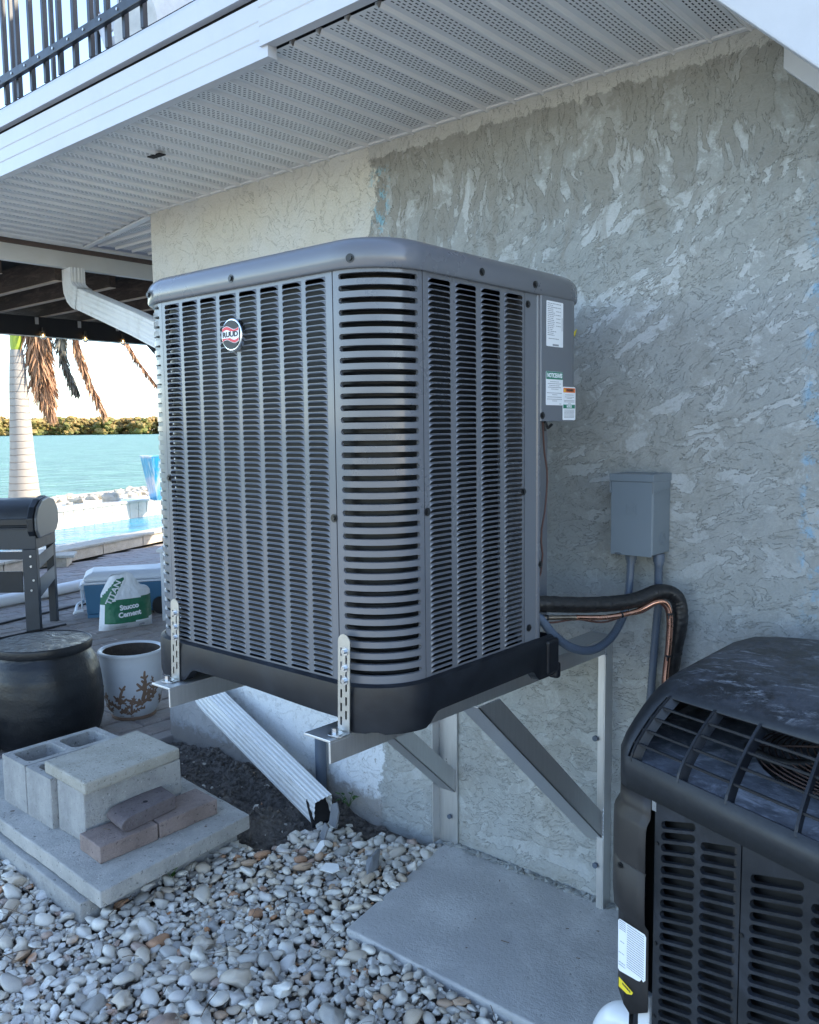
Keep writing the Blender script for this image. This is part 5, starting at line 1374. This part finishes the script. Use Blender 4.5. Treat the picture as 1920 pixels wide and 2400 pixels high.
MB().tube([a+axn*.135+sd_*.42+Vector((0, 0, hh-.002)), a+axn*.135+sd_*.42+Vector((0, 0, hh+.0006))], .009, 16).build('bolt_hole', 'soffit_void', o)

# ================================================================== PATIO THINGS
# hammered drum stool
dc = (-4.185, -.455, 0)
dr = thing('drum_stool', dc, 'big black hammered metal drum stool with a flat textured lid at the left edge', 'stool')
prof = [(.0, .002), (.20, .002), (.235, .02), (.262, .06), (.278, .12), (.284, .20), (.280, .29), (.268, .37), (.247, .43), (.228, .463), (.222, .478)]
fine = []
for (r0, z0), (r1, z1) in zip(prof[:-1], prof[1:]):
    for k in range(5): t_ = k/5; fine.append((r0+(r1-r0)*t_, z0+(z1-z0)*t_))
fine.append(prof[-1]); n = 72; vs = []
for i, (r_, z) in enumerate(fine):
    for k in range(n):
        a = 2*pi*(k+.5*(i % 2))/n; rr = r_+(.0011*sin(k*pi)*0+.0022*noise.noise(Vector((a*22, z*75, 1)))) if r_ > .2 else r_
        vs.append((dc[0]+rr*cos(a), dc[1]+rr*sin(a), z))
MB().add(vs, [(i*n+k, i*n+(k+1) % n, (i+1)*n+(k+1) % n, (i+1)*n+k) for i in range(len(fine)-1) for k in range(n)], True).build('body', 'drum_metal', dr)
MB().lathe([(.222, .474), (.236, .476), (.238, .482), (.238, .512), (.236, .517), (.231, .519), (.225, .516)], dc, 72).build('lid_rim', 'drum_metal', dr)
MB().lathe([(.228, .5165), (.16, .5145), (.08, .5135), (.0, .513)], dc, 72).build('lid', 'drum_lid', dr)
# glazed pot with coral relief
pc = (-4.19, .045, 0)
pot = thing('coral_pot', pc, 'white glazed planter with brown coral branch pattern standing on the pavers by the house corner', 'flower pot')
PR = [(.113, .020), (.128, .04), (.139, .065), (.148, .10), (.155, .15), (.160, .20), (.164, .26), (.168, .32), (.1705, .350), (.175, .360), (.178, .368), (.176, .376), (.170, .379), (.158, .376), (.152, .368)]
MB().lathe(PR, pc, 64).build('bowl', 'pot_glaze', pot)
MB().lathe([(.0, .0), (.112, .0), (.118, .006), (.118, .018), (.112, .024)], pc, 48).build('foot_ring', 'pot_clay', pot)
MB().lathe([(.152, .370), (.148, .30), (.145, .27)], pc, 48).build('inside', 'soil', pot); MB().lathe([(.147, .30), (.07, .305), (.0, .30)], pc, 32).build('soil', 'soil', pot)
def potr(z):
    for (r0, z0), (r1, z1) in zip(PR[:-1], PR[1:]):
        if z0 <= z <= z1: return r0+(r1-r0)*(z-z0)/(z1-z0)
    return PR[0][0]
rc = random.Random(12)
def coral(a0, z0, sc, seed):
    r = random.Random(seed); mb = MB(); strips = []
    def br(u, v, ang, ln, w, dep):
        u2, v2 = u+ln*sin(ang), v+ln*cos(ang); strips.append((u, v, u2, v2, w, w*.8))
        if dep == 0: return
        br(u2, v2, ang+r.uniform(-.25, .25), ln*.82, w*.86, dep-1)
        for s_ in (-1, 1):
            if r.random() < .95: br(u+(u2-u)*r.uniform(.4, .9), v+(v2-v)*r.uniform(.4, .9), ang+s_*r.uniform(.8, 1.15), ln*r.uniform(.5, .72), w*.8, dep-2 if dep > 1 else 0)
    br(0, 0, 0, .040*sc, .0088*sc, 4)
    for q, (u, v, u2, v2, w, w2) in enumerate(strips):
        d_ = Vector((u2-u, v2-v)); nn = Vector((-d_.y, d_.x)).normalized(); dn = d_.normalized(); h_ = 1.2+.00*q+.12*(q % 7)
        pts = [Vector((u, v))+nn*w-dn*w*.2, Vector((u, v))-nn*w-dn*w*.2, Vector((u2, v2))-nn*w2, Vector((u2, v2))-nn*w2*.6+dn*w2*.9, Vector((u2, v2))+nn*w2*.6+dn*w2*.9, Vector((u2, v2))+nn*w2]
        P3 = []
        for p in pts:
            z = z0+p.y; 
            if z < .028: z = .028
            rr = potr(z)+.001*h_; a = a0+p.x/rr; P3.append((pc[0]+rr*cos(a), pc[1]+rr*sin(a), z))
        ct = sum((Vector(p) for p in P3), Vector())/6
        mb.add(P3, [(0, 1, 2, 5), (5, 2, 3, 4)], False)
    return tag(mb.build('coral_branch', 'pot_clay', pot), kind='stuff')
for k, (a, z, s_) in enumerate(((-62, .03, 1.35), (-118, .06, 1.5), (-12, .07, 1.5), (50, .04, 1.4), (110, .05, 1.4), (170, .04, 1.4), (-92, .028, .95), (-36, .028, .9), (-150, .03, .9), (-140, .10, .9), (10, .12, .9))):
    coral(radians(a), z, s_, 20+k)
# grill
e1 = Vector((.729, .687, 0)).normalized(); e2 = Vector((-e1.y, e1.x, 0)); gO = Vector((-6.565, .672, 0))
gr = thing('charcoal_grill', gO, 'dark grey barrel grill with a rounded lid and light end cap behind the drum stool', 'grill')
def gp(s_, d_, z): return gO+e1*s_+e2*d_+Vector((0, 0, z))
MB().obox(gp(-1.1, 0, .655), e1*1.10, e2*.42, (0, 0, .165)).build('fire_box', 'grill_steel', gr, bevel=.006)
MB().obox(gp(-1.12, -.02, .815), e1*1.13, e2*.46, (0, 0, .012)).build('rim', 'grill_steel', gr, bevel=.003)
prof = [(0, .83), (-.012, .87), (0, .92), (.05, .985), (.12, 1.03), (.25, 1.045), (.36, 1.02), (.43, .93), (.44, .83)]
MB().prism([gp(-1.1, a, b) for a, b in prof], e1*1.06, True).build('lid', 'grill_steel', gr)
MB().obox(gp(-1.1, -.022, .845), e1*1.05, e2*.02, (0, 0, .055)).build('lid_lip', 'rail_paint', gr, bevel=.006)
capf = [(.02, .73), (-.03, .80), (-.035, .90), (.02, .985), (.11, 1.042), (.25, 1.062), (.38, 1.03), (.455, .94), (.46, .83), (.40, .76), (.3, .735)]
MB().prism([gp(-.05, a, b) for a, b in capf], e1*.05, False).build('end_band', 'rail_paint', gr, bevel=.006)
MB().prism([gp(.0, a*.96+.01, .90+(b-.90)*.95) for a, b in capf], e1*.025, False).build('end_cap', 'grill_light', gr, bevel=.012, seg=3)
for d_, w_ in ((0, .10), (.36, .06)):
    MB().obox(gp(-.11 if d_ == 0 else -.06, d_, 0), e1*(.11 if d_ == 0 else .06), e2*.05, (0, 0, .655)).build('leg', 'grill_steel', gr, bevel=.004)
    MB().obox(gp(-1.08, d_, 0), e1*.09, e2*.05, (0, 0, .655)).build('leg', 'grill_steel', gr, bevel=.004)
MB().prism([gp(-.005, .05, .50), gp(-.005, .36, .56), gp(-.005, .36, .65), gp(-.005, .05, .60)], e1*.006).build('side_plate', 'grill_light', gr)
MB().prism([gp(-.005, .05, .27), gp(-.005, .36, .36), gp(-.005, .36, .47), gp(-.005, .05, .42)], e1*.006).build('side_plate', 'grill_light', gr)
MB().obox(gp(-1.05, .01, .575), e1*.96, e2*.02, (0, 0, .06)).build('cross_rail', 'grill_steel', gr, bevel=.003)
mb = MB(); mb.obox(gp(-1.0, .08, .30), e1*.85, e2*.28, (0, 0, .012)); mb.obox(gp(-1.0, .08, .31), e1*.85, e2*.012, (0, 0, .16)); mb.build('lower_tray', 'rail_paint', gr)
for s_, z in ((-.045, .60), (-.045, .52), (-.03, .41), (-.05, .33)): hexbolt(b := MB(), gp(s_, -.001, z), -e2, .009, .006, False, 10); b.build('bolt', 'zinc', gr)
# dark plastic bin at the very left edge
mb = MB(); vs, fs = rock(3, 3, 0)
mb.add([(-4.285+max(-.8, min(.8, v[0]*1.1))*.13, -.80+max(-.8, min(.8, v[1]*1.1))*.16, .12+max(-.85, min(.85, v[2]*1.15))*.14) for v in vs], fs, True)
tag(mb.build('plastic_bin', 'old_black', org=(-4.28, -.8, 0)), 'dark rounded plastic bin at the left edge, in front of the drum stool', 'bin')
# cooler
K = Vector((-6.715, 1.13, 0)); c1, c2 = Vector((.525, .851, 0)), Vector((-.851, .525, 0))
co = thing('cooler', K, 'blue wheeled cooler with a white lid and white end handle behind the cement bag', 'cooler')
def cp(s_, d_, z): return K+c1*s_+c2*d_+Vector((0, 0, z))
def taper(s0, s1, d0, d1, z0, z1, tp, name, M, bev):
    mb = MB(); a = [cp(s0+tp, d0+tp, z0), cp(s1-tp, d0+tp, z0), cp(s1-tp, d1-tp, z0), cp(s0+tp, d1-tp, z0)]; b = [cp(s0, d0, z1), cp(s1, d0, z1), cp(s1, d1, z1), cp(s0, d1, z1)]
    mb.add(a+b, [(0, 3, 2, 1), (4, 5, 6, 7), (0, 1, 5, 4), (1, 2, 6, 5), (2, 3, 7, 6), (3, 0, 4, 7)], False); return mb.build(name, M, co, bevel=bev, seg=3)
taper(0, .74, 0, .40, .025, .285, .018, 'body', 'cooler_blue', .012)
taper(-.012, .752, -.012, .412, .285, .305, 0, 'rim', 'cooler_white', .008)
mb = MB(); a = [cp(s_, d_, .306) for s_, d_ in ((0, 0), (.74, 0), (.74, .40), (0, .40))]; b = [cp(s_, d_, .385) for s_, d_ in ((.07, .05), (.70, .05), (.70, .35), (.07, .35))]
mid = [cp(s_, d_, .345) for s_, d_ in ((-.004, 0), (.742, 0), (.742, .40), (-.004, .40))]
mb.add(a+mid+b, [(0, 3, 2, 1), (8, 9, 10, 11)]+[(k, (k+1) % 4, 4+(k+1) % 4, 4+k) for k in range(4)]+[(4+k, 4+(k+1) % 4, 8+(k+1) % 4, 8+k) for k in range(4)], False); mb.build('lid', 'cooler_white', co, bevel=.022, seg=4)
for d_ in (.06, .30): MB().obox(cp(-.018, d_, .07), c1*-.012, c2*.032, (0, 0, .20)).build('handle_bar', 'cooler_white', co, bevel=.005)
MB().obox(cp(-.02, .06, .245), c1*-.02, c2*.27, (0, 0, .028)).build('handle_grip', 'cooler_white', co, bevel=.005)
MB().obox(cp(-.02, .08, .095), c1*-.012, c2*.24, (0, 0, .025)).build('handle_brace', 'cooler_white', co, bevel=.005)
P = smooth_path([cp(-.01, .0, .07), cp(-.06, .0, .065), cp(-.085, .03, .045), cp(-.085, .2, .03), cp(-.085, .37, .045), cp(-.06, .40, .065), cp(-.01, .40, .07)], 6); MB().tube(P, .012, 10).build('foot_loop', 'cooler_white', co)
MB().obox(cp(.02, .01, .0), c1*.1, c2*.38, (0, 0, .028)).build('foot', 'cooler_blue', co)
MB().tube([cp(.62, -.02, .075), cp(.62, .035, .075)], .075, 24).build('wheel', 'black', co)
# cement bag
bA, bB = Vector((-6.138, .950, 0)), Vector((-6.035, 1.366, 0)); be = (bB-bA).normalized(); bl_ = (bB-bA).length; bn = Vector((be.y, -be.x, 0))
bag = thing('cement_bag', (-6.09, 1.16, 0), 'white and green stucco cement bag standing upright in front of the blue cooler', 'bag')
nu, nv = 44, 40; front = []; back = []
def bagpt(u, v, side):
    # outline: wide foot, narrowing shoulders, pinched crumpled top
    hw = .5-.5*.14*v-.22*max(0, v-.62)**1.2*1.9; cx_ = .5+.02*v
    x = cx_+(u-.5)*2*hw; top = 1.03+.05*sin(u*11+1)*max(0, v-.7)/.3-.42*abs(u-.36)*max(0, v-.6)/.4
    z = .455*v*top
    t_ = max(0, 1-(2*u-1)**4)*(.105*(1-.75*v)+.012)
    t_ *= min(1, .35+v*5)
    wr = .011*noise.noise(Vector((u*6, v*5, side*3)))*(.3+1.6*max(0, v-.45))+.004*noise.noise(Vector((u*18, v*14, 5)))
    return bA+be*(x*bl_)+bn*(side*t_+wr-.07+.02*v)+Vector((0, 0, z))
def bagmat(u, v):
    # green field, white foot band, diagonal green stripe up the left side
    edge = .09+.035*(u**2)+(0 if u > .09 else .3)
    if u > .07+.02*v and v > .115+.06*u*u and v < .50+.05*u: return 1
    s_ = u-(.13+.55*(v-.48))
    if v >= .44 and -.17 < s_ < .045 and v < .93: return 1
    return 0
for side, store in ((1, front), (-1, back)):
    mb = MB(); vs = [bagpt(u, v, side) for v in fr(0, 1, nv) for u in fr(0, 1, nu)]
    for j in range(nv):
        for i in range(nu):
            mb.f.append((j*(nu+1)+i, j*(nu+1)+i+1, (j+1)*(nu+1)+i+1, (j+1)*(nu+1)+i)); mb.sm.append(True)
            mb.mi.append(bagmat((i+.5)/nu, (j+.5)/nv) if side == 1 else 0)
    mb.v = [tuple(v) for v in vs]
    (mb.build('front_sheet' if side == 1 else 'back_sheet', ['bag_white', 'bag_green'], bag))
bu = Vector((0, 0, 1))
def bagtext(s_, size, u, v, fit, rot=0, lift=.008, M='white_label', bold=.0022):
    p = bagpt(u, v, 1)+bn*lift; r_ = be*cos(rot)+bu*sin(rot); u_ = bu*cos(rot)-be*sin(rot)
    return text(s_, size, p, r_, u_, M, bag, fit=fit, bold=bold, ext=.002)
bagtext('Stucco', .056, .50, .395, .150, .08); bagtext('Cement', .056, .50, .275, .178, .08)
bagtext('TITAN', .060, .20, .66, .20, radians(62), .010, bold=.0016)
bagtext('TITAN', .018, .74, .06, .05, .03, .006, 'print_grey'); bagtext('www', .010, .35, .055, .10, .03, .006, 'print_grey', 0)
# white table
T0 = Vector((-6.12, 1.49, 0)); tb = thing('white_table', T0, 'white side table beside the cooler, half hidden by the new condenser', 'table')
for s_ in (0, .5):
    for d_ in (0, .45): MB().obox(T0+e1*s_+e2*d_, e1*.055, e2*.045, (0, 0, .575)).build('leg', 'table_white', tb, bevel=.004)
MB().obox(T0+e1*-.025+e2*-.02+Vector((0, 0, .575)), e1*.62, e2*.54, (0, 0, .028)).build('table_top', 'table_white', tb, bevel=.004)
# glazed planter by the shore
pl_ = thing('square_planter', (-12.5, 5.45, .43), 'tall flared square planter with blue drip glaze on the far pool edge', 'planter')
cn = Vector((-12.44, 5.66, .432)); ang = radians(-12)
def pq(h, w): return [cn+Vector((cos(ang)*a-sin(ang)*b, sin(ang)*a+cos(ang)*b, 0))*w+Vector((0, 0, h)) for a, b in ((-1, -1), (1, -1), (1, 1), (-1, 1))]
R_ = [pq(0, .16), pq(.70, .26), pq(.735, .275), pq(.735, .235), pq(.66, .22)]; vs = [p for r_ in R_ for p in r_]
MB().add(vs, [(i*4+k, i*4+(k+1) % 4, (i+1)*4+(k+1) % 4, (i+1)*4+k) for i in range(4) for k in range(4)]+[(16, 17, 18, 19)], False).build('body', 'planter_glaze', pl_)

# ---- royal palm
pb = Vector((-13.50, 3.83, .36)); palm = thing('palm_tree', pb, 'royal palm with a pale ringed trunk, green crownshaft and hanging brown fronds by the shore', 'palm tree')
prof = [(.27, 0), (.262, .05), (.245, .12), (.225, .3), (.205, .55), (.185, .80), (.172, 1.05), (.162, 1.3), (.150, 1.6), (.138, 1.9), (.118, 2.25), (.096, 2.5), (.086, 2.50)]
MB().lathe(prof, pb, 36).build('trunk', 'palm_trunk', palm)
MB().lathe([(.088, 2.49), (.094, 2.56), (.093, 2.9), (.08, 3.4), (.06, 3.9), (.045, 4.1)], pb, 24).build('crownshaft', 'crownshaft', palm)
rp = random.Random(8)
def frond(path, M, lmin, lmax, spread, n=150, w=.011, down=.9):
    n = int(n*1.9); w *= 1.5
    P = smooth_path(path, 10); mb = MB(); mb.tube(P, .014, 6, rf=lambda t_: .020*(1-.85*t_))
    for k in range(n):
        t_ = .12+.88*k/n; i = min(len(P)-2, int(t_*(len(P)-1))); p = P[i]+(P[i+1]-P[i])*(t_*(len(P)-1)-i); tg = (P[i+1]-P[i]).normalized()
        for s_ in (-1, 1):
            side = Vector((.48, .88, 0))*s_*spread*rp.uniform(.2, 2.0)+Vector((-.88, .48, 0))*rp.gauss(0, .3)
            d_ = (side+tg*rp.uniform(.3, .9)+Vector((0, 0, -down*rp.uniform(.6, 1.3)))+Vector((rp.gauss(0, .18), rp.gauss(0, .18), 0))).normalized()
            L_ = 1.25*rp.uniform(lmin, lmax)*(1-.5*t_); a = p; b = p+d_*L_*.5; c_ = b+(d_+Vector((rp.gauss(0, .15), rp.gauss(0, .15), -.55))).normalized()*L_*.5
            wv = d_.cross(Vector((rp.gauss(0, 1), rp.gauss(0, 1), rp.gauss(0, .3)))).normalized()*w*rp.uniform(.6, 1.2)
            mb.add([a-wv*.5, a+wv*.5, b+wv, b-wv, c_], [(0, 1, 2, 3), (3, 2, 4)], False)
    return mb.build('frond', M, palm)
cr_ = pb+Vector((0, 0, 4.0))
def V(*a): return Vector(a)
vr = Vector((.48, .88, 0))      # screen-right direction on the ground
def W_(r_, z, d_=0): return Vector((-13.50, 3.86, z))+vr*r_+Vector((-.88, .48, 0))*d_
frond([cr_, W_(.18, 4.0, -.1), W_(.28, 3.4, -.1), W_(.30, 2.8, -.1), W_(.38, 2.3), W_(.44, 1.95)], 'frond_dead', .30, .55, .30, 170)
frond([cr_, W_(.14, 3.9), W_(.16, 3.2), W_(.20, 2.6), W_(.30, 2.2), W_(.42, 1.95)], 'frond_dead', .28, .5, .35, 150)
frond([cr_, W_(.20, 4.0, .1), W_(.26, 3.3, .1), W_(.25, 2.7, .1), W_(.34, 2.1, .1)], 'frond_dead', .30, .5, .38, 170)
frond([cr_, W_(.26, 4.0, .05), W_(.36, 3.3, .05), W_(.40, 2.7, .05), W_(.46, 2.3, .05)], 'frond_dead', .28, .45, .38, 150)
frond([cr_, W_(.3, 4.1, .2), W_(.40, 3.5, .2), W_(.42, 2.9, .2), W_(.36, 2.5, .2)], 'frond_grey', .25, .4, .3, 110)
frond([cr_, W_(.5, 4.1, .1), W_(.62, 3.4, .1), W_(.62, 2.9, .1), W_(.72, 2.5, .1), W_(.82, 2.25, .1)], 'frond_grey', .22, .35, .3, 120)
frond([cr_, W_(.5, 4.2), W_(.78, 3.6), W_(.86, 3.0), W_(1.02, 2.4), W_(1.22, 1.92)], 'frond_dead', .26, .40, .22, 190)
frond([cr_, W_(.6, 4.5, -.1), W_(1.1, 4.2, -.1), W_(1.45, 3.4, -.1), W_(1.70, 2.85, -.1), W_(2.10, 2.25, -.1)], 'frond_dead', .14, .24, .16, 190)
frond([cr_, W_(.45, 4.0, -.2), W_(.60, 3.4, -.2), W_(.64, 3.0, -.2)], 'frond_grey', .30, .45, .3, 60, .014)
for k in range(11):
    a = k*.571+.3; dr_ = Vector((cos(a), sin(a), 0)); frond([cr_, cr_+dr_*.7+V(0, 0, .8), cr_+dr_*1.6+V(0, 0, .9), cr_+dr_*2.4+V(0, 0, .35)], 'frond_green', .35, .6, .5, 70, .018, .4)

# ================================================================== GRAVEL
bed = thing('gravel_bed', (-2, -1.2, -.05), None, None); bed['kind'] = 'structure'
rg = random.Random(21)
def pip(x, y, poly):
    c = False
    for i in range(len(poly)):
        (x1, y1), (x2, y2) = poly[i], poly[i-1]
        if (y1 > y) != (y2 > y) and x < (x2-x1)*(y-y1)/(y2-y1)+x1: c = not c
    return c
PADP = [(-1.835, -.656), (-1.0, -.650), (.9, -.64), (.9, 0), (-1.944, 0)]
SLB = [(-2.53, -1.165), (-2.57, -.50), (-3.75, -.37), (-3.85, -1.09)]
def edge_n(y): return .05*noise.noise(Vector((y*4, 2, 0)))+.03*noise.noise(Vector((y*13, 7, 0)))
def allowed(x, y, r_):
    if y > -.03 or x > .2 or x < -3.95: return False
    if pip(x, y, PADP) or y > -.655-r_*.5 and x > -1.84: return False
    if pip(x, y, SLB): return False
    if x < -3.80 and y > -1.3: return False
    if x < -2.42+edge_n(y)+.15*max(0, -y-.3)*0 and y > -.50+edge_n(x)*1.2: return False     # bare soil by the wall
    if -2.47 < x < -2.2 and y > -.17+edge_n(x): return False
    if y > -.05-(x+2.4)*.0-.02 and x < -2.0: return False
    return True
variants = []
for k in range(14):
    vs, fs = rock(60+k, 2, rg.choice((.35, .6, .85, 1.1))); fl = (rg.uniform(.9, 1.45), rg.uniform(.75, 1.0), rg.uniform(.45, .72))
    variants.append(([(v[0]*fl[0], v[1]*fl[1], v[2]*fl[2]) for v in vs], fs))
cell = {}; stones = []
def try_put(x, y, r_, k=.86):
    ci, cj = int(x/.03), int(y/.03)
    for i in range(ci-3, ci+4):
        for j in range(cj-3, cj+4):
            for q in cell.get((i, j), ()):
                if (q[0]-x)**2+(q[1]-y)**2 < ((q[2]+r_)*k)**2: return False
    cell.setdefault((ci, cj), []).append((x, y, r_)); return True
for sizes, tries, kk in (((.020, .030), 1300, .88), ((.013, .020), 9500, .86), ((.008, .013), 26000, .86), ((.0045, .008), 34000, .85)):
    for _ in range(tries):
        x, y = rg.uniform(-3.95, -.7), rg.uniform(-2.15, -.03); r_ = rg.uniform(*sizes)
        if not in_view(x, y, 0, .28) or not allowed(x, y, r_): continue
        far_b = 1 if y > -.8 and x > -2.5 else 0
        if far_b and r_ > .023: r_ *= .8
        if try_put(x, y, r_, kk): stones.append((x, y, r_))
def place(s_, idx):
    x, y, r_ = s_; k = rg.randrange(len(variants)); a = rg.uniform(0, 6.28)
    tl = rg.gauss(0, .28), rg.gauss(0, .28)
    heap = .018*noise.noise(Vector((x*3, y*3, 5)))+.022*max(0, 1-abs(y+.35)/.4)*(1 if x > -2.5 else 0)
    z = -.030+heap+r_*rg.uniform(.1, .75)
    return k, Vector((x, y, z)), (tl[0], tl[1], a), r_*1.06
def keyd(s_): return (Vector((s_[0], s_[1], 0))-CAM).length/s_[2]
vis_st = sorted([s_ for s_ in stones if in_view(s_[0], s_[1], 0, .0) and not (s_[0] > -1.05)], key=keyd)
big = set(vis_st[:300]); pm = []
for k, (vs, fs) in enumerate(variants):
    me = bpy.data.meshes.new('pebble'); me.from_pydata(vs, [], fs)
    for p in me.polygons: p.use_smooth = True
    me.materials.append(MATS['pebble_one']); pm.append(me)
mb = MB(); mb.smooth = True
from mathutils import Euler
for s_ in stones:
    k, loc, eul, sc_ = place(s_, 0)
    if s_ in big:
        o = bpy.data.objects.new('pebble', pm[k]); COL.objects.link(o); o.parent = bed; o.location = loc-ORG[bed.name]; o.rotation_euler = eul; o.scale = (sc_,)*3
        md = None
    else:
        M3 = Euler(eul).to_matrix()*sc_; vs, fs = variants[k]; mb.add([M3 @ Vector(v)+loc for v in vs], fs, True); mb.pc += [rg.random()]*len(vs)
# filler stones below
for _ in range(13000):
    x, y = rg.uniform(-3.95, -.7), rg.uniform(-2.15, -.03); r_ = rg.uniform(.006, .013)
    if not in_view(x, y, 0, .28) or not allowed(x, y, r_): continue
    vs, fs = shp[rg.randrange(3)]; loc = Vector((x, y, -.040+rg.uniform(0, .012))); M3 = Euler((rg.random(), rg.random(), rg.random()*6)).to_matrix()*r_
    mb.add([M3 @ Vector((v[0]*1.2, v[1], v[2]*.7))+loc for v in vs], fs, True); mb.pc += [rg.random()]*len(vs)
# a few stray stones on the soil
for _ in range(130):
    x, y = rg.uniform(-3.7, -2.35), rg.uniform(-.6, -.05)
    if pip(x, y, SLB): continue
    vs, fs = variants[rg.randrange(14)]; r_ = rg.uniform(.002, .007) if rg.random() < .93 else .014; M3 = Euler((rg.random(), rg.random(), rg.random()*6)).to_matrix()*r_
    mb.add([M3 @ Vector(v)+Vector((x, y, soil_z(x, y)+r_*.3)) for v in vs], fs, True); mb.pc += [rg.random()]*len(vs)
tag(mb.build('pebble_field', 'pebble_many', bed), kind='stuff')
# soil crumbs
mb = MB()
for _ in range(2600):
    x, y = rg.uniform(-3.76, -2.2), rg.uniform(-.66, -.01)
    if pip(x, y, SLB): continue
    if x > -2.42 and y < -.17: continue
    r_ = rg.uniform(.003, .013)*(1.3 if y > -.12 else 1); vs, fs = shp[rg.randrange(3)]; M3 = Euler((rg.random()*3, rg.random()*3, rg.random()*6)).to_matrix()*r_
    mb.add([M3 @ Vector(v)+Vector((x, y, soil_z(x, y)+r_*.3)) for v in vs], fs, False)
tag(mb.build('soil_crumbs', 'dirt'), kind='stuff')
# slate shards, shells, twigs
def shard(pts, th, M, name, label_, cat, org):
    mb = MB(); a, b, c_ = Vector(pts[0]), Vector(pts[1]), Vector(pts[2]); nn = (b-a).cross(c_-a).normalized()
    mb.prism(pts, nn*th); return tag(mb.build(name, M, org=org, bevel=.0012), label_, cat)
shard([(-2.36, -.215, .02), (-2.31, -.225, .02), (-2.298, -.222, .085), (-2.318, -.212, .118), (-2.352, -.205, .10)], .008, 'slate', 'slate_shard', 'upright grey slate shard leaning at the downspout outlet', 'shard', (-2.33, -.22, 0))
shard([(-2.335, -.29, .0), (-2.300, -.30, .0), (-2.292, -.285, .05), (-2.315, -.28, .062)], .008, 'slate', 'slate_shard', 'small slate shard standing in the pebbles just below the downspout outlet', 'shard', (-2.31, -.29, 0))
shard([(-2.272, -.385, -.005), (-2.245, -.39, -.003), (-2.236, -.36, .026), (-2.250, -.35, .036), (-2.264, -.355, .03)], .006, 'shell_white', 'tile_shard', 'white broken tile shard upright among the pebbles below the downspout', 'shard', (-2.25, -.37, 0))
shard([(-2.145, -.475, .008), (-2.09, -.465, .010), (-2.078, -.44, .016), (-2.105, -.42, .020), (-2.148, -.44, .018)], .006, 'shell_white', 'tile_shard', 'flat white tile shard lying on the pebbles near the concrete pad', 'shard', (-2.11, -.44, 0))
mb = MB(); vs, fs = rock(33, 3, .5); ca, sa = cos(.5), sin(.5)
mb.add([(-2.02+(v[0]*.022*ca-v[1]*.065*sa), -.335+(v[0]*.022*sa+v[1]*.065*ca), .012+v[2]*.024+.01*v[1]) for v in vs], fs, True)
tag(mb.build('charred_stick', 'slate', org=(-2.02, -.33, 0)), 'dark knobbly piece of charred wood on the pebbles beside the pad', 'wood')
tw = MB(); rt = random.Random(17)
for _ in range(95):
    x, y = rt.uniform(-3.2, -1.1), rt.uniform(-1.7, -.5)
    if not allowed(x, y, .01): continue
    a = rt.uniform(0, 6.28); L_ = rt.uniform(.03, .17); z = rt.uniform(.0, .02); b_ = rt.gauss(0, .15)
    tw.tube([(x, y, z), (x+cos(a)*L_*.5+b_*.02, y+sin(a)*L_*.5, z+.006), (x+cos(a+b_)*L_, y+sin(a+b_)*L_, z)], rt.uniform(.0006, .0016), 4)
for x, y, a, L_ in ((-1.42, -.40, .15, .028), (-1.30, -.22, .6, .010), (-1.55, -.36, 1.2, .006), (-1.62, -.12, 2, .008), (-1.22, -.17, .3, .009), (-1.48, -.5, .9, .006), (-2.72, -.97, .3, .028), (-3.25, -1.06, .9, .015), (-2.66, -.72, .9, .008), (-2.56, -.66, .9, .008), (-1.2, -.33, .2, .012)):
    z = .0015 if y > -.65 and x > -1.9 else (.172 if -2.76 < x < -2.6 and y < -.9 else .112); tw.tube([(x, y, z), (x+cos(a)*L_, y+sin(a)*L_, z+.001)], .0016, 4)
tag(tw.build('twigs', 'twig'), kind='stuff')
# weeds
def weed(c, n_, h_, lf, label_, seed):
    r = random.Random(seed); t_ = thing('weed', c, label_, 'plant'); c = Vector(c)
    for k in range(n_):
        a = r.uniform(0, 6.28); tip = c+Vector((cos(a)*h_*.6, sin(a)*h_*.6, h_*r.uniform(.5, 1.1)))
        MB().tube([c, L2(c, tip, .5)+Vector((0, 0, h_*.12)), tip], .0011, 5).build('stem', 'leaf_green', t_)
        for q in range(lf):
            p = L2(c, tip, 1-.28*q)+Vector((0, 0, .004)); d_ = Vector((cos(a+q*1.9), sin(a+q*1.9), r.uniform(-.3, .5))).normalized(); s_ = d_.cross(Vector((0, 0, 1))).normalized(); L_ = r.uniform(.016, .026)
            MB().add([p, p+d_*L_*.35+s_*L_*.32, p+d_*L_*.8+s_*L_*.25, p+d_*L_, p+d_*L_*.8-s_*L_*.25, p+d_*L_*.35-s_*L_*.32, p+d_*L_*.55+Vector((0, 0, -.003))], [(0, 1, 6), (1, 2, 6), (2, 3, 6), (3, 4, 6), (4, 5, 6), (5, 0, 6)], False).build('leaf', 'leaf_green', t_)
weed((-2.525, -.83, -.005), 4, .05, 3, 'small green weed growing from the pebbles against the lower slab', 3)
weed((-2.44, -.03, .0), 6, .055, 2, 'low green weed at the foot of the white wall by the downspout outlet', 5)
